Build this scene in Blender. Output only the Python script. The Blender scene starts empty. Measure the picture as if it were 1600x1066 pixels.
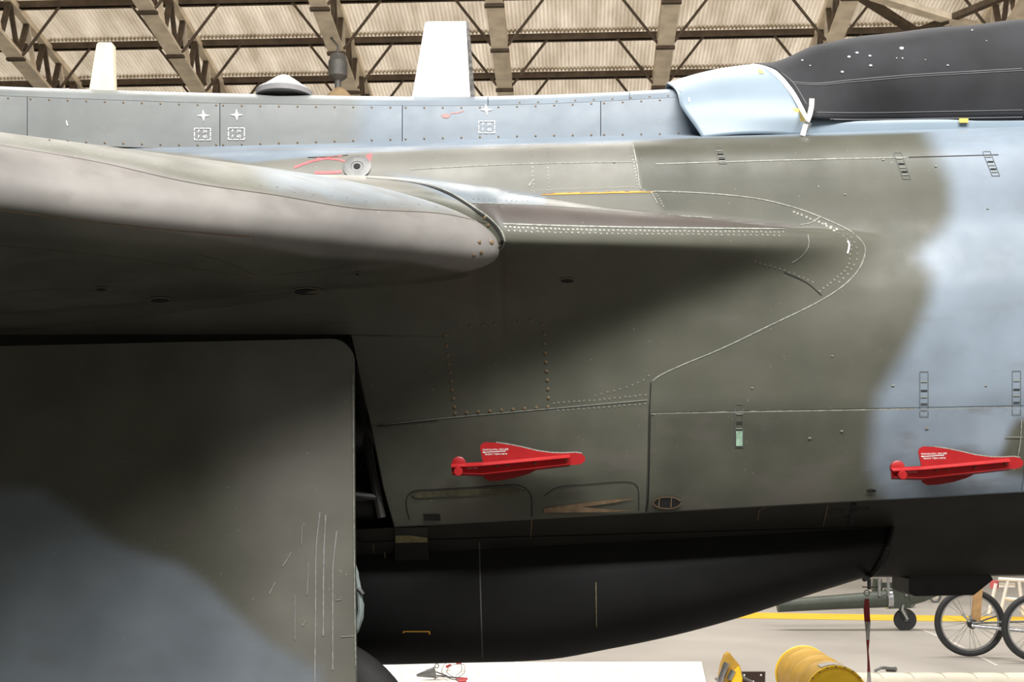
import bpy, bmesh, math, random
import numpy as np
from mathutils import Vector, Matrix
from mathutils.bvhtree import BVHTree
random.seed(7); np.random.seed(7)
sc = bpy.context.scene
COL = sc.collection
# ------------------------------------------------------------------ camera, world, light
F = 2000.0; HX = 800.0; HY = 770.0; CZ = 1.6        # focal length and horizon of the picture, in its pixels
cd = bpy.data.cameras.new('camera'); cam = bpy.data.objects.new('camera', cd); COL.objects.link(cam)
cam.location = (0, 0, CZ); cam.rotation_euler = (math.pi/2, 0, 0)
cd.sensor_width = 36; cd.lens = 36*F/1600; cd.shift_y = (HY-533)/1600; cd.clip_end = 200
sc.camera = cam
w = bpy.data.worlds.new('daylight'); sc.world = w; w.use_nodes = True
w.node_tree.nodes['Background'].inputs[0].default_value = (1.0, .97, .92, 1)
w.node_tree.nodes['Background'].inputs[1].default_value = 2.35
sc.view_settings.view_transform = 'Standard'; sc.view_settings.look = 'None'
sc.view_settings.exposure = 0.0; sc.view_settings.gamma = 1.0; sc.view_settings.use_curve_mapping = False
sc.cycles.use_denoising = True
sc.cycles.max_bounces = 6; sc.cycles.diffuse_bounces = 4; sc.cycles.transmission_bounces = 3
def area(name, loc, target, sx, sy, power, col):
    l = bpy.data.lights.new(name, 'AREA'); l.shape = 'RECTANGLE'; l.size = sx; l.size_y = sy; l.energy = power; l.color = col
    o = bpy.data.objects.new(name, l); COL.objects.link(o); o.location = loc
    o.rotation_euler = (Vector(target)-Vector(loc)).to_track_quat('-Z', 'Y').to_euler()
    return o
# added lights for high daylight, openings unseen; the second brightens the far floor
area('added_daylight', (1.0, -0.6, 10.3), (1.0, 0.8, 0), 10, 2.4, 3100, (1, .98, .95))
area('added_daylight', (3.0, 14.5, 11.5), (3.0, 14.5, 0), 22, 3.0, 2500, (1, .98, .95))

# ------------------------------------------------------------------ helpers
def lin(r, g, b):
    f = lambda c: (c/255/12.92 if c/255 <= .04045 else ((c/255+.055)/1.055)**2.4)
    return (f(r), f(g), f(b))
def unp(px, py, Y): return Vector(((px-HX)/F*Y, Y, CZ+(HY-py)/F*Y))
def topx(P):                                            # world points (n,3) -> picture pixels (n,2)
    P = np.asarray(P); Y = np.maximum(P[:, 1], .05)
    return np.stack([HX+P[:, 0]/Y*F, HY-(P[:, 2]-CZ)/Y*F], 1)
WL = {}
def wl(o): return WL.get(o.name, Vector((0, 0, 0))) if o else Vector((0, 0, 0))
def empty(name, loc, label=None, cat=None, group=None, parent=None, rz=0):
    o = bpy.data.objects.new(name, None); COL.objects.link(o); o.empty_display_size = .2
    o.location = Vector(loc)-wl(parent); o.rotation_euler = (0, 0, rz); o.parent = parent; WL[o.name] = Vector(loc)
    tag(o, label, cat, group); return o
def tag(o, label=None, cat=None, group=None, kind=None):
    if label: o['label'] = label
    if cat: o['category'] = cat
    if group: o['group'] = group
    if kind: o['kind'] = kind
    return o
def meshdata(name, verts, faces, mat, smooth=False, sharp=None):
    me = bpy.data.meshes.new(name); me.from_pydata([tuple(v) for v in verts], [], [tuple(f) for f in faces]); me.update()
    if mat: me.materials.append(mat)
    if smooth:
        me.polygons.foreach_set('use_smooth', [True]*len(me.polygons))
        if sharp: me.set_sharp_from_angle(angle=math.radians(sharp))
    return me
def obj(name, verts, faces, mat, parent=None, smooth=False, sharp=40, local=False, paint=None):
    V = np.array([tuple(v) for v in verts], float)
    c = Vector((0, 0, 0)) if local else Vector(((V.min(0)+V.max(0))/2).tolist())
    me = meshdata(name, V-np.array(c), faces, mat, smooth, sharp)
    if paint is not None:
        a = me.color_attributes.new('paint', 'FLOAT_COLOR', 'POINT')
        p4 = np.zeros((len(V), 4)); p4[:, :np.shape(paint)[1]] = paint; a.data.foreach_set('color', p4.ravel())
    o = bpy.data.objects.new(name, me); COL.objects.link(o); o.parent = parent
    o.location = c if local else c-wl(parent)
    WL[o.name] = wl(parent) if local else c
    return o
def inst(o, name, loc, parent, rot=None):               # copy sharing mesh data, placed in world coordinates
    c = o.copy(); c.name = name; COL.objects.link(c); c.parent = parent; c.location = Vector(loc)-wl(parent); WL[c.name] = Vector(loc)
    if rot is not None: c.rotation_euler = rot
    return c
def dup(root, **kw):
    r = root.copy(); COL.objects.link(r)
    def rec(a, b):
        for ch in list(a.children):
            c = ch.copy(); COL.objects.link(c); c.parent = b; rec(ch, c)
    rec(root, r); return r
class MB:
    def __init__(s): s.v = []; s.f = []
    def add(s, v, f):
        n = len(s.v); s.v += [Vector(p) for p in v]; s.f += [tuple(i+n for i in q) for q in f]; return s
    def box(s, a, b):
        (x0, y0, z0), (x1, y1, z1) = a, b
        return s.add([(x0,y0,z0),(x1,y0,z0),(x1,y1,z0),(x0,y1,z0),(x0,y0,z1),(x1,y0,z1),(x1,y1,z1),(x0,y1,z1)],
                     [(0,3,2,1),(4,5,6,7),(0,1,5,4),(1,2,6,5),(2,3,7,6),(3,0,4,7)])
    def bar(s, a, b, wd, hd, up=(0, 0, 1)):              # rectangular bar from a to b
        a, b = Vector(a), Vector(b); t = (b-a).normalized(); r = t.cross(Vector(up))
        if r.length < 1e-4: r = t.cross(Vector((1, 0, 0)))
        r.normalize(); u = r.cross(t)
        P = [a+r*i*wd/2+u*j*hd/2 for i, j in ((-1,-1),(1,-1),(1,1),(-1,1))]; Q = [p+(b-a) for p in P]
        return s.add(P+Q, [(0,3,2,1),(4,5,6,7),(0,1,5,4),(1,2,6,5),(2,3,7,6),(3,0,4,7)])
    def tube(s, pts, rad, n=10, cap=True):
        pts = [Vector(p) for p in pts]; rad = rad if isinstance(rad, (list, tuple)) else [rad]*len(pts)
        V = []; Fc = []; ref = None
        for i, p in enumerate(pts):
            t = (pts[min(i+1, len(pts)-1)]-pts[max(i-1, 0)]).normalized()
            if ref is None: ref = t.orthogonal().normalized()
            ref = (ref-t*ref.dot(t)).normalized(); b = t.cross(ref)
            V += [p+(ref*math.cos(2*math.pi*k/n)+b*math.sin(2*math.pi*k/n))*rad[i] for k in range(n)]
        for i in range(len(pts)-1):
            for k in range(n): Fc.append((i*n+k, i*n+(k+1) % n, (i+1)*n+(k+1) % n, (i+1)*n+k))
        if cap: Fc += [tuple(range(n-1, -1, -1)), tuple((len(pts)-1)*n+k for k in range(n))]
        return s.add(V, Fc)
    def lathe(s, prof, org, axis, n=24, cap=True):                 # prof: (radius, height along axis)
        ax = Vector(axis).normalized(); r = ax.orthogonal().normalized(); b = ax.cross(r); org = Vector(org)
        V = [org+ax*h+(r*math.cos(2*math.pi*k/n)+b*math.sin(2*math.pi*k/n))*q for q, h in prof for k in range(n)]
        Fc = [(i*n+k, i*n+(k+1) % n, (i+1)*n+(k+1) % n, (i+1)*n+k) for i in range(len(prof)-1) for k in range(n)]
        if cap and prof[0][0] > 1e-6: Fc.append(tuple(range(n-1, -1, -1)))
        if cap and prof[-1][0] > 1e-6: Fc.append(tuple((len(prof)-1)*n+k for k in range(n)))
        return s.add(V, Fc)
    def torus(s, org, axis, R, r, n=36, m=10, a0=0, a1=2*math.pi):
        ax = Vector(axis).normalized(); e1 = ax.orthogonal().normalized(); e2 = ax.cross(e1); org = Vector(org)
        V = []
        for k in range(n):
            d = e1*math.cos(2*math.pi*k/n)+e2*math.sin(2*math.pi*k/n)
            V += [org+d*(R+r*math.cos(2*math.pi*j/m))+ax*r*math.sin(2*math.pi*j/m) for j in range(m)]
        return s.add(V, [(k*m+j, ((k+1) % n)*m+j, ((k+1) % n)*m+(j+1) % m, k*m+(j+1) % m) for k in range(n) for j in range(m)])
    def prism(s, poly, d):                               # planar polygon (3d points) extruded by vector d
        n = len(poly); poly = [Vector(p) for p in poly]; d = Vector(d)
        return s.add(poly+[p+d for p in poly], [tuple(range(n)), tuple(range(2*n-1, n-1, -1))]+[(i, i+n, (i+1) % n+n, (i+1) % n) for i in range(n)])
    def build(s, name, mat, parent=None, smooth=False, local=False, sharp=40): return obj(name, s.v, s.f, mat, parent, smooth, sharp, local)
def recalc(o):
    bm = bmesh.new(); bm.from_mesh(o.data); bmesh.ops.recalc_face_normals(bm, faces=bm.faces); bm.to_mesh(o.data); bm.free(); return o
def crom(xs, ys, x):                                     # smooth interpolation through a table (pchip-like)
    xs = np.asarray(xs, float); ys = np.asarray(ys, float); x = np.clip(np.asarray(x, float), xs[0], xs[-1])
    h = np.diff(xs); d = np.diff(ys)/h; m = np.empty_like(ys); m[0] = d[0]; m[-1] = d[-1]
    for i in range(1, len(xs)-1):
        m[i] = 0 if d[i-1]*d[i] <= 0 else 2*d[i-1]*d[i]/(d[i-1]+d[i])*.5+.25*(d[i-1]+d[i])
    i = np.clip(np.searchsorted(xs, x)-1, 0, len(h)-1); t = (x-xs[i])/h[i]
    return ys[i]*(1+2*t)*(1-t)**2+m[i]*h[i]*t*(1-t)**2+ys[i+1]*t*t*(3-2*t)+m[i+1]*h[i]*t*t*(t-1)
def grid_faces(nr, nc, flip=False):
    f = [(i*nc+j, i*nc+j+1, (i+1)*nc+j+1, (i+1)*nc+j) for i in range(nr-1) for j in range(nc-1)]
    return [q[::-1] for q in f] if flip else f
def polysd(P, poly):                                     # signed distance in px, positive inside
    P = np.asarray(P, float); poly = np.asarray(poly, float); d = np.full(len(P), 1e9); ins = np.zeros(len(P), bool)
    for a, b in zip(poly, np.roll(poly, -1, 0)):
        e = b-a; wv = P-a; t = np.clip((wv@e)/max(e@e, 1e-9), 0, 1); d = np.minimum(d, np.linalg.norm(wv-t[:, None]*e, axis=1))
        c = (a[1] > P[:, 1]) != (b[1] > P[:, 1])
        with np.errstate(divide='ignore', invalid='ignore'): xi = a[0]+(P[:, 1]-a[1])/(b[1]-a[1] if b[1] != a[1] else 1e-9)*e[0]
        ins ^= c & (P[:, 0] < xi)
    return np.where(ins, d, -d)
def soft(sd, s): return np.clip(sd/s*.5+.5, 0, 1)**2*(3-2*np.clip(sd/s*.5+.5, 0, 1))

# ------------------------------------------------------------------ materials
def newmat(name):
    m = bpy.data.materials.new(name); m.use_nodes = True; n = m.node_tree; return m, n, n.nodes, n.links, n.nodes['Principled BSDF']
def mat(name, col, rough=.5, metal=0, var=.12, scale=8, bump=0, bscale=60, spec=.5):
    m, t, N, L, P = newmat(name)
    P.inputs['Roughness'].default_value = rough; P.inputs['Metallic'].default_value = metal; P.inputs['Specular IOR Level'].default_value = spec
    tc = N.new('ShaderNodeTexCoord'); nz = N.new('ShaderNodeTexNoise'); nz.inputs['Scale'].default_value = scale; nz.inputs['Detail'].default_value = 5
    L.new(tc.outputs['Object'], nz.inputs['Vector'])
    mr = N.new('ShaderNodeMapRange'); mr.inputs[1].default_value = .3; mr.inputs[2].default_value = .7; mr.inputs[3].default_value = 1-var; mr.inputs[4].default_value = 1+var
    L.new(nz.outputs['Fac'], mr.inputs[0])
    mx = N.new('ShaderNodeVectorMath'); mx.operation = 'SCALE'; mx.inputs[0].default_value = col; L.new(mr.outputs[0], mx.inputs['Scale'])
    L.new(mx.outputs[0], P.inputs['Base Color'])
    if bump:
        n2 = N.new('ShaderNodeTexNoise'); n2.inputs['Scale'].default_value = bscale; L.new(tc.outputs['Object'], n2.inputs['Vector'])
        b = N.new('ShaderNodeBump'); b.inputs['Strength'].default_value = bump; b.inputs['Distance'].default_value = .01
        L.new(n2.outputs['Fac'], b.inputs['Height']); L.new(b.outputs[0], P.inputs['Normal'])
    return m
GREEN = (.098, .099, .077); GREY = (.225, .272, .325); FADE = (.215, .21, .185); BARE = (.215, .203, .190)
def paintmat(name, gloss=.42, blot_a=.20, smear=.30):
    """aircraft paint: 'paint' attribute holds where each colour was sprayed (R grey, G bare metal, B sun-faded)"""
    m, t, N, L, P = newmat(name)
    P.inputs['Specular IOR Level'].default_value = .28
    at = N.new('ShaderNodeAttribute'); at.attribute_name = 'paint'
    sp = N.new('ShaderNodeSeparateColor'); L.new(at.outputs['Color'], sp.inputs[0])
    tc = N.new('ShaderNodeTexCoord')
    def noise(scale, detail, sx=1, sz=1):
        mp = N.new('ShaderNodeMapping'); mp.inputs['Scale'].default_value = (sx, 1, sz); L.new(tc.outputs['Object'], mp.inputs[0])
        nz = N.new('ShaderNodeTexNoise'); nz.inputs['Scale'].default_value = scale; nz.inputs['Detail'].default_value = detail; L.new(mp.outputs[0], nz.inputs['Vector']); return nz.outputs['Fac']
    def mix(a, b, f):
        x = N.new('ShaderNodeMix'); x.data_type = 'RGBA'
        if isinstance(a, tuple): x.inputs[6].default_value = (*a, 1)
        else: L.new(a, x.inputs[6])
        if isinstance(b, tuple): x.inputs[7].default_value = (*b, 1)
        else: L.new(b, x.inputs[7])
        L.new(f, x.inputs[0]); return x.outputs[2]
    def rng(v, a, b, c, d):
        r = N.new('ShaderNodeMapRange'); L.new(v, r.inputs[0])
        for i, q in enumerate((a, b, c, d)): r.inputs[i+1].default_value = q
        return r.outputs[0]
    c = mix(GREEN, FADE, sp.outputs[2]); c = mix(c, GREY, sp.outputs[0]); c = mix(c, BARE, sp.outputs[1]); c = mix(c, (.080, .066, .062), at.outputs['Alpha'])
    blot = noise(2.6, 6)
    c2 = N.new('ShaderNodeVectorMath'); c2.operation = 'SCALE'; L.new(c, c2.inputs[0]); L.new(rng(blot, .3, .72, 1-blot_a, 1+blot_a), c2.inputs['Scale'])
    streak = noise(9, 4, .35, 1.0)
    c3 = mix(c2.outputs[0], (.135, .122, .11), rng(streak, .55, .75, 0, smear))
    sp2 = noise(95, 3); c4 = mix(c3, (.5, .48, .42), rng(sp2, .735, .76, 0, .55))
    L.new(c4, P.inputs['Base Color'])
    L.new(rng(noise(6, 5), .3, .7, gloss-.05, gloss+.12), P.inputs['Roughness'])
    b = N.new('ShaderNodeBump'); b.inputs['Strength'].default_value = .10; b.inputs['Distance'].default_value = .004; L.new(noise(5, 3), b.inputs['Height']); L.new(b.outputs[0], P.inputs['Normal'])
    return m
M_PAINT = paintmat('camouflage_paint')
M_WINGPAINT = paintmat('worn_wing_paint', .52, .32, .7)
M_HATCHPAINT = paintmat('weathered_panel_paint', .48, .34, .75)
M_DARK = mat('dark_belly_paint', (.030, .027, .023), .5, 0, .25, 4, 0, 60, .25)  # one even dark base colour for the belly
M_TANK = mat('dark_tank_paint', (.014, .014, .0145), .5, 0, .25, 3, 0, 60, .22)
M_BAY = mat('wheel_bay_black', (.018, .018, .017), .6, 0, .3, 12)
M_BAYGREY = mat('wheel_bay_grey', (.035, .035, .032), .5, 0, .3, 12)
M_SEAM = mat('seam_shadow_gap', (.012, .012, .011), .8, 0, .1)
M_SEALL = mat('chipped_seam_light', (.27, .275, .24), .6, 0, .35, 60)
M_RIVET = mat('worn_rivet', (.22, .215, .185), .45, .3, .3, 300)
M_SCREW = mat('brown_screw', (.20, .14, .08), .5, .3, .3, 300)
M_RED = mat('red_enamel', (.37, .013, .015), .38, 0, .12, 14)
M_WHITE = mat('white_paint', (.80, .80, .78), .5, 0, .05)
M_CREAMFIN = mat('cream_white_paint', (.86, .80, .60), .5, 0, .10, 14)
M_REDMARK = mat('faded_red_paint', (.62, .14, .15), .6, 0, .15, 40)
M_CANOPY = mat('pale_blue_grey_paint', (.26, .33, .395), .45, 0, .06, 4)
M_COVER = mat('black_canvas', (.026, .027, .031), .85, 0, .35, 3.5, .25, 9)
M_THREAD = mat('grey_thread', (.17, .17, .18), .8)
M_STRAP = mat('white_webbing', (.70, .66, .62), .8)
M_YTAPE = mat('yellow_tape', (.85, .60, .12), .6)
M_YELLOW = mat('yellow_enamel', (.95, .60, .03), .4, 0, .08, 10)
M_OCHRE = mat('dull_yellow_enamel', (.52, .31, .05), .45, 0, .15, 10)
M_STEEL = mat('steel', (.45, .46, .47), .3, .9, .15, 30)
M_GREYMET = mat('grey_metal', (.16, .16, .155), .5, .4, .2, 30)
M_BLACK = mat('black_rubber', (.018, .018, .019), .6, 0, .2, 20)
M_RUBBER = mat('tyre_rubber', (.012, .012, .012), .7, 0, .2, 20)
M_TEAL = mat('grey_green_hose', (.26, .31, .30), .5, 0, .15, 20)
M_PRIMER = mat('green_primer', (.30, .46, .34), .7, 0, .25, 60)
M_CHIP = mat('bare_yellow_primer', (.26, .22, .11), .7, 0, .3, 60)
M_OCHRELINE = mat('orange_ochre_line', (.75, .38, .05), .6)
M_WOOD = mat('plain_wood', (.50, .30, .13), .6, 0, .15, 20)
M_OLIVE = mat('olive_drab', (.055, .065, .050), .5, 0, .2, 10)
M_IRON = mat('rusty_brown_steel', (.115, .085, .058), .65, .2, .35, 5)
M_CHORD = mat('dusty_cream_steel', (.92, .81, .65), .65, 0, .22, 3)
M_BROWN = mat('brown_stain', (.21, .14, .08), .6, 0, .3, 30)
M_STENCIL = mat('black_stencil_ink', (.007, .007, .007), .7)
M_AMBER = mat('tan_glass_shade', (.55, .40, .24), .4)

# corrugated translucent roof sheet: daylight comes through from the sky above
def roofmat():
    m, t, N, L, P = newmat('weathered_translucent_roof_sheet')
    out = N['Material Output']; tr = N.new('ShaderNodeBsdfTranslucent'); df = N.new('ShaderNodeBsdfDiffuse'); mx = N.new('ShaderNodeMixShader'); mx.inputs[0].default_value = .6
    tc = N.new('ShaderNodeTexCoord'); mp = N.new('ShaderNodeMapping'); mp.inputs['Scale'].default_value = (2.2, .5, 1); L.new(tc.outputs['Object'], mp.inputs[0])
    oi = N.new('ShaderNodeObjectInfo'); ad = N.new('ShaderNodeVectorMath'); L.new(mp.outputs[0], ad.inputs[0])
    sc2 = N.new('ShaderNodeVectorMath'); sc2.operation = 'SCALE'; L.new(oi.outputs['Location'], sc2.inputs[0]); sc2.inputs['Scale'].default_value = 3.7; L.new(sc2.outputs[0], ad.inputs[1])
    nz = N.new('ShaderNodeTexNoise'); nz.inputs['Scale'].default_value = 1.4; nz.inputs['Detail'].default_value = 6; L.new(ad.outputs[0], nz.inputs['Vector'])
    cr = N.new('ShaderNodeValToRGB'); cr.color_ramp.elements[0].position = .28; cr.color_ramp.elements[0].color = (.40, .335, .255, 1)
    cr.color_ramp.elements[1].position = .75; cr.color_ramp.elements[1].color = (.70, .63, .53, 1); L.new(nz.outputs['Fac'], cr.inputs[0])
    L.new(cr.outputs[0], tr.inputs[0]); L.new(cr.outputs[0], df.inputs[0]); L.new(df.outputs[0], mx.inputs[1]); L.new(tr.outputs[0], mx.inputs[2]); L.new(mx.outputs[0], out.inputs[0])
    N.remove(P); return m
M_ROOF = roofmat()
M_OPAQUEROOF = mat('opaque_near_roof', (.10, .095, .085), .7)  # unseen near slope, made opaque and dark to hold back low light
M_DARKWALL = mat('dark_low_bounce_wall', (.06, .065, .055), .7)  # unseen walls, darkened to cut the light they bounce
M_LOWBOUNCE = mat('low_bounce_floor', (.075, .07, .062), .5, 0, .35, 1.2)  # dark floor tone, added to cut bounce onto the underside
def floormat():
    m, t, N, L, P = newmat('smooth_hangar_concrete')
    tc = N.new('ShaderNodeTexCoord'); nz = N.new('ShaderNodeTexNoise'); nz.inputs['Scale'].default_value = .7; nz.inputs['Detail'].default_value = 8; L.new(tc.outputs['Object'], nz.inputs['Vector'])
    cr = N.new('ShaderNodeValToRGB'); cr.color_ramp.elements[0].position = .3; cr.color_ramp.elements[0].color = (.33, .305, .275, 1)
    cr.color_ramp.elements[1].position = .7; cr.color_ramp.elements[1].color = (.46, .43, .39, 1); L.new(nz.outputs['Fac'], cr.inputs[0]); L.new(cr.outputs[0], P.inputs['Base Color']); P.inputs['Roughness'].default_value = .42
    return m
M_FLOOR = floormat()
M_WALL = mat('pale_sheet_wall', (.42, .41, .38), .7, 0, .1, 2)
M_SHEET = mat('white_fabric', (.84, .80, .74), .7, 0, .06, 3, .2, 6)
M_PAD = mat('cream_vinyl', (.60, .55, .44), .5, 0, .08, 4)
M_LINE = mat('yellow_floor_paint', (.85, .50, .03), .5, 0, .1, 3)

# ------------------------------------------------------------------ the hangar (turned 3 degrees against the camera)
HA = math.radians(-3.0); CA, SA = math.cos(3*math.pi/180), math.sin(3*math.pi/180)
def H(u, v, z): return Vector((u*CA+v*SA, v*CA-u*SA, z))
SL = .165
def zroof(v): return 10.63-SL*(v-24) if v > 10 else 10.63+SL*14-SL*(10-v)
def zchord(v): return 9.60-SL*(v-24)
def hobj(name, mb, mt, parent=None, smooth=False): return obj(name, [H(*p) for p in mb.v], mb.f, mt, parent, smooth)
U0, U1, V0, V1 = -16.0, 9.3, -14.0, 33.0
o = hobj('floor', MB().box((U0, V0, -.15), (U1+6, V1, 0)), M_FLOOR); tag(o, 'smooth beige concrete hangar floor', None, None, 'structure')
o = MB().box((-15, -12, .0), (9, 8.0, .003)).build('added_dark_floor', M_LOWBOUNCE, o);  # unseen dark sheet added over the floor to dim light from below
for nm, a, b in (('wall_far', (U0, V1, 0), (U1, V1+.2, 9.6)), ('wall_right', (U1, V0, 0), (U1+.2, V1, 13.4)), ('wall_left', (U0-.2, V0, 0), (U0, V1, 13.4)), ('wall_near', (U0, V0-.2, 0), (U1, V0, 9.6))):
    o = hobj(nm, MB().box(a, b), M_DARKWALL if nm in ('wall_near', 'wall_left') else M_WALL); tag(o, 'hangar wall, pale sheet metal; near and left ones darkened against bounce', None, None, 'structure')
ceil = empty('ceiling', (0, 0, 0)); tag(ceil, 'sloping corrugated roof of weathered sheets on steel purlins', None, None, 'structure')
TU = [-1.44+3*(k-4) for k in range(0, 8)]                # truss positions along u
VP = [v for v in (20.2, 21.75, 23.25, 24.75, 26.25, 27.75, 29.25)]
mb = MB(); n = 241                                       # one corrugated sheet, three metres by one and a half, 76 mm pitch
for j in range(2):
    for i in range(n):
        u = -1.5+3*i/(n-1); v = (-.80, .80)[j]
        mb.v.append(Vector((u, v, .022*math.cos(2*math.pi*u/.0762)-SL*v+(.02 if j == 0 else -.0)+.03)))
mb.f = [(i, i+1, n+i+1, n+i) for i in range(n-1)]
sheet = None
for a in range(len(VP)-1):
    vc = (VP[a]+VP[a+1])/2
    for k in range(0, 9):
        u = TU[0]-1.5+3*k
        if u > U1: continue
        P = H(u, vc, zroof(vc))
        if sheet is None:
            sheet = mb.build('roof_sheet', M_ROOF, ceil, True, local=True, sharp=180); sheet.location = P; sheet.rotation_euler = (0, 0, HA)
        else: inst(sheet, 'roof_sheet', P, ceil, (0, 0, HA))
for (va, vb) in ((V0, 10), (10, VP[0]), (VP[-1], V1)):  # the rest of the roof, out of the picture
    hobj('roof_slope', MB().add([(U0, va, zroof(va)+.05), (U1, va, zroof(va)+.05), (U1, vb, zroof(vb)+.05), (U0, vb, zroof(vb)+.05)], [(0, 1, 2, 3)]), M_ROOF if va > 0 else M_OPAQUEROOF, ceil)
for v in VP:
    z = zroof(v)-.012
    hobj('purlin', MB().box((U0, v-.03, z-.15), (U1, v+.03, z-.02)).box((U0, v-.03, z-.15), (U1, v+.10, z-.14)), M_IRON, ceil)

# trusses
ORD = ['', 'leftmost', 'second', 'third', 'fourth', 'fifth', 'sixth', 'rightmost']
def truss():
    t = empty('roof_truss', (0, 0, 0))
    va, vb = 19.6, 30.0
    for s in (-.07, .07): MB().bar((s, va, zchord(va)), (s, vb, zchord(vb)), .09, .10, (1, 0, 0)).build('bottom_chord', M_CHORD, t, local=True)
    MB().bar((0, va, zchord(va)-.055), (0, vb, zchord(vb)-.055), .30, .012, (0, 0, 1)).build('chord_plate', M_CHORD, t, local=True)
    MB().bar((0, va, zroof(va)-.16), (0, vb, zroof(vb)-.16), .14, .12).build('top_chord', M_CHORD, t, local=True)
    v = va; i = 0; step = .75
    while v+step < vb:
        a, b = (v, v+step*.5), (v+step*.5, v+step)
        MB().bar((0, a[0], zchord(a[0])), (0, a[1], zroof(a[1])-.16), .07, .09, (1, 0, 0)).build('web_bar', M_IRON, t, local=True)
        MB().bar((0, b[0], zroof(b[0])-.16), (0, b[1], zchord(b[1])), .06, .08, (1, 0, 0)).build('web_bar', M_CHORD if i % 2 else M_IRON, t, local=True)
        v += step; i += 1
    for vp in VP:
        for s in (-1, 1):
            MB().tube([(s*.06, vp, zchord(vp)-.05), (s*.16, vp, zchord(vp)+.03), (s*.82, vp, zroof(vp)-.15)], .026, 6).build('knee_brace', M_IRON, t, local=True)
        MB().box((-.17, vp-.05, zchord(vp)-.10), (.17, vp+.05, zchord(vp)-.055)).build('gusset', M_IRON, t, local=True)
    return t
t0 = truss(); first = True
for k in range(1, 8):
    r = t0 if first else dup(t0); first = False
    r.location = H(TU[k], 0, 0); r.rotation_euler = (0, 0, HA)
    tag(r, {1: 'leftmost steel lattice roof truss, by the cream fin', 2: 'steel lattice roof truss second from the left', 3: 'steel lattice roof truss behind the hanging lamp',
            4: 'steel lattice roof truss just right of the tall white fin', 5: 'steel lattice roof truss above the rear lip of the canopy fairing',
            6: 'steel lattice roof truss above the black canopy cover', 7: 'rightmost steel lattice roof truss beside the pale end wall'}[k], 'roof truss', 'roof trusses')
def on_chord(px, py, dz=0):
    # point of the plane of the truss bottom chords seen at that pixel
    a = (px-HX)/F; c = (HY-py)/F                         # X=aY, Z=CZ+cY ; v = Y*CA + X*SA
    Y = (9.60+SL*24-CZ+dz)/(c+SL*(CA+a*SA)); return Vector((a*Y, Y, CZ+c*Y))
wb = empty('wind_brace', on_chord(1440, 52), 'crossed diagonal steel beams under the roof at top right, above the canopy cover', 'brace')
for (a, b, wd) in (((1325, -18), (1440, 56), .14), ((1360, -8), (1575, 58), .20), ((1640, -35), (1400, 64), .13)):
    MB().bar(on_chord(*a), on_chord(*b), wd, .10).build('beam', M_CHORD if wd > .15 else M_IRON, wb)
# hanging lamp
P = unp(528, 118, 22.6); pl = empty('hanging_lamp', P, 'grey hanging lamp with tan shade in front of the third truss', 'lamp')
MB().tube([unp(528, 96, 22.6), unp(528, 72, 22.6), H(TU[3], 22.75, zchord(22.75)-.05)], .022, 8).build('stem', M_GREYMET, pl, True)
b = unp(528, 95, 22.6)
MB().lathe([(.05, .12), (.14, .1), (.15, 0), (.17, -.02), (.17, -.28), (.12, -.32), (.06, -.36), (.06, -.52)], b, (0, 0, 1), 16).build('housing', M_GREYMET, pl, True)
MB().lathe([(.05, 0), (.10, -.03), (.22, -.15), (.26, -.30), (.25, -.30), (.2, -.16), (.04, -.02)], unp(530, 137, 22.6), (0, 0, 1), 20).build('shade', M_AMBER, pl, True)

# ------------------------------------------------------------------ the aircraft
YC = 5.80                                                # its centre line
jet = empty('jet_aircraft', (0, YC, 0), 'large military jet in dark green and grey camouflage, filling the picture', 'aircraft')
# skin as a height field Y(X,Z): rounded fuselage side joined smoothly to the leading-edge root fairing
PZ = [1.40, 1.49, 1.60, 1.75, 1.95, 2.2, 2.35, 2.45, 2.55, 2.63, 2.70, 2.80, 2.90, 2.96, 3.02, 3.058, 3.085, 3.115, 3.17, 3.23]
PY = [5.17, 5.115, 5.07, 5.03, 5.0, 5.006, 5.030, 5.063, 5.104, 5.133, 5.149, 5.168, 5.192, 5.218, 5.275, 5.35, 5.42, 5.51, 5.63, 5.78]
TZ = np.linspace(1.40, 3.23, 400); TYv = crom(PZ, PY, TZ)
for _ in range(12): TYv[1:-1] = .25*TYv[:-2]+.5*TYv[1:-1]+.25*TYv[2:]
X0 = -.034
def au(d): d = np.maximum(d, 0); return .32*np.sqrt(d)*(1-.12*np.minimum(d, 2.6))
def al(d): d = np.maximum(d, 0); return .17*np.sqrt(d)*(1+.10*d)
def alw(d): d = np.maximum(d, 0); return .11*np.sqrt(d)*(1+.12*d)+.05*(1-np.exp(-np.sqrt(d)/.2))
def smin(a, b, k): h = np.maximum(k-np.abs(a-b), 0)/k; return np.minimum(a, b)-h*h*k/4
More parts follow.
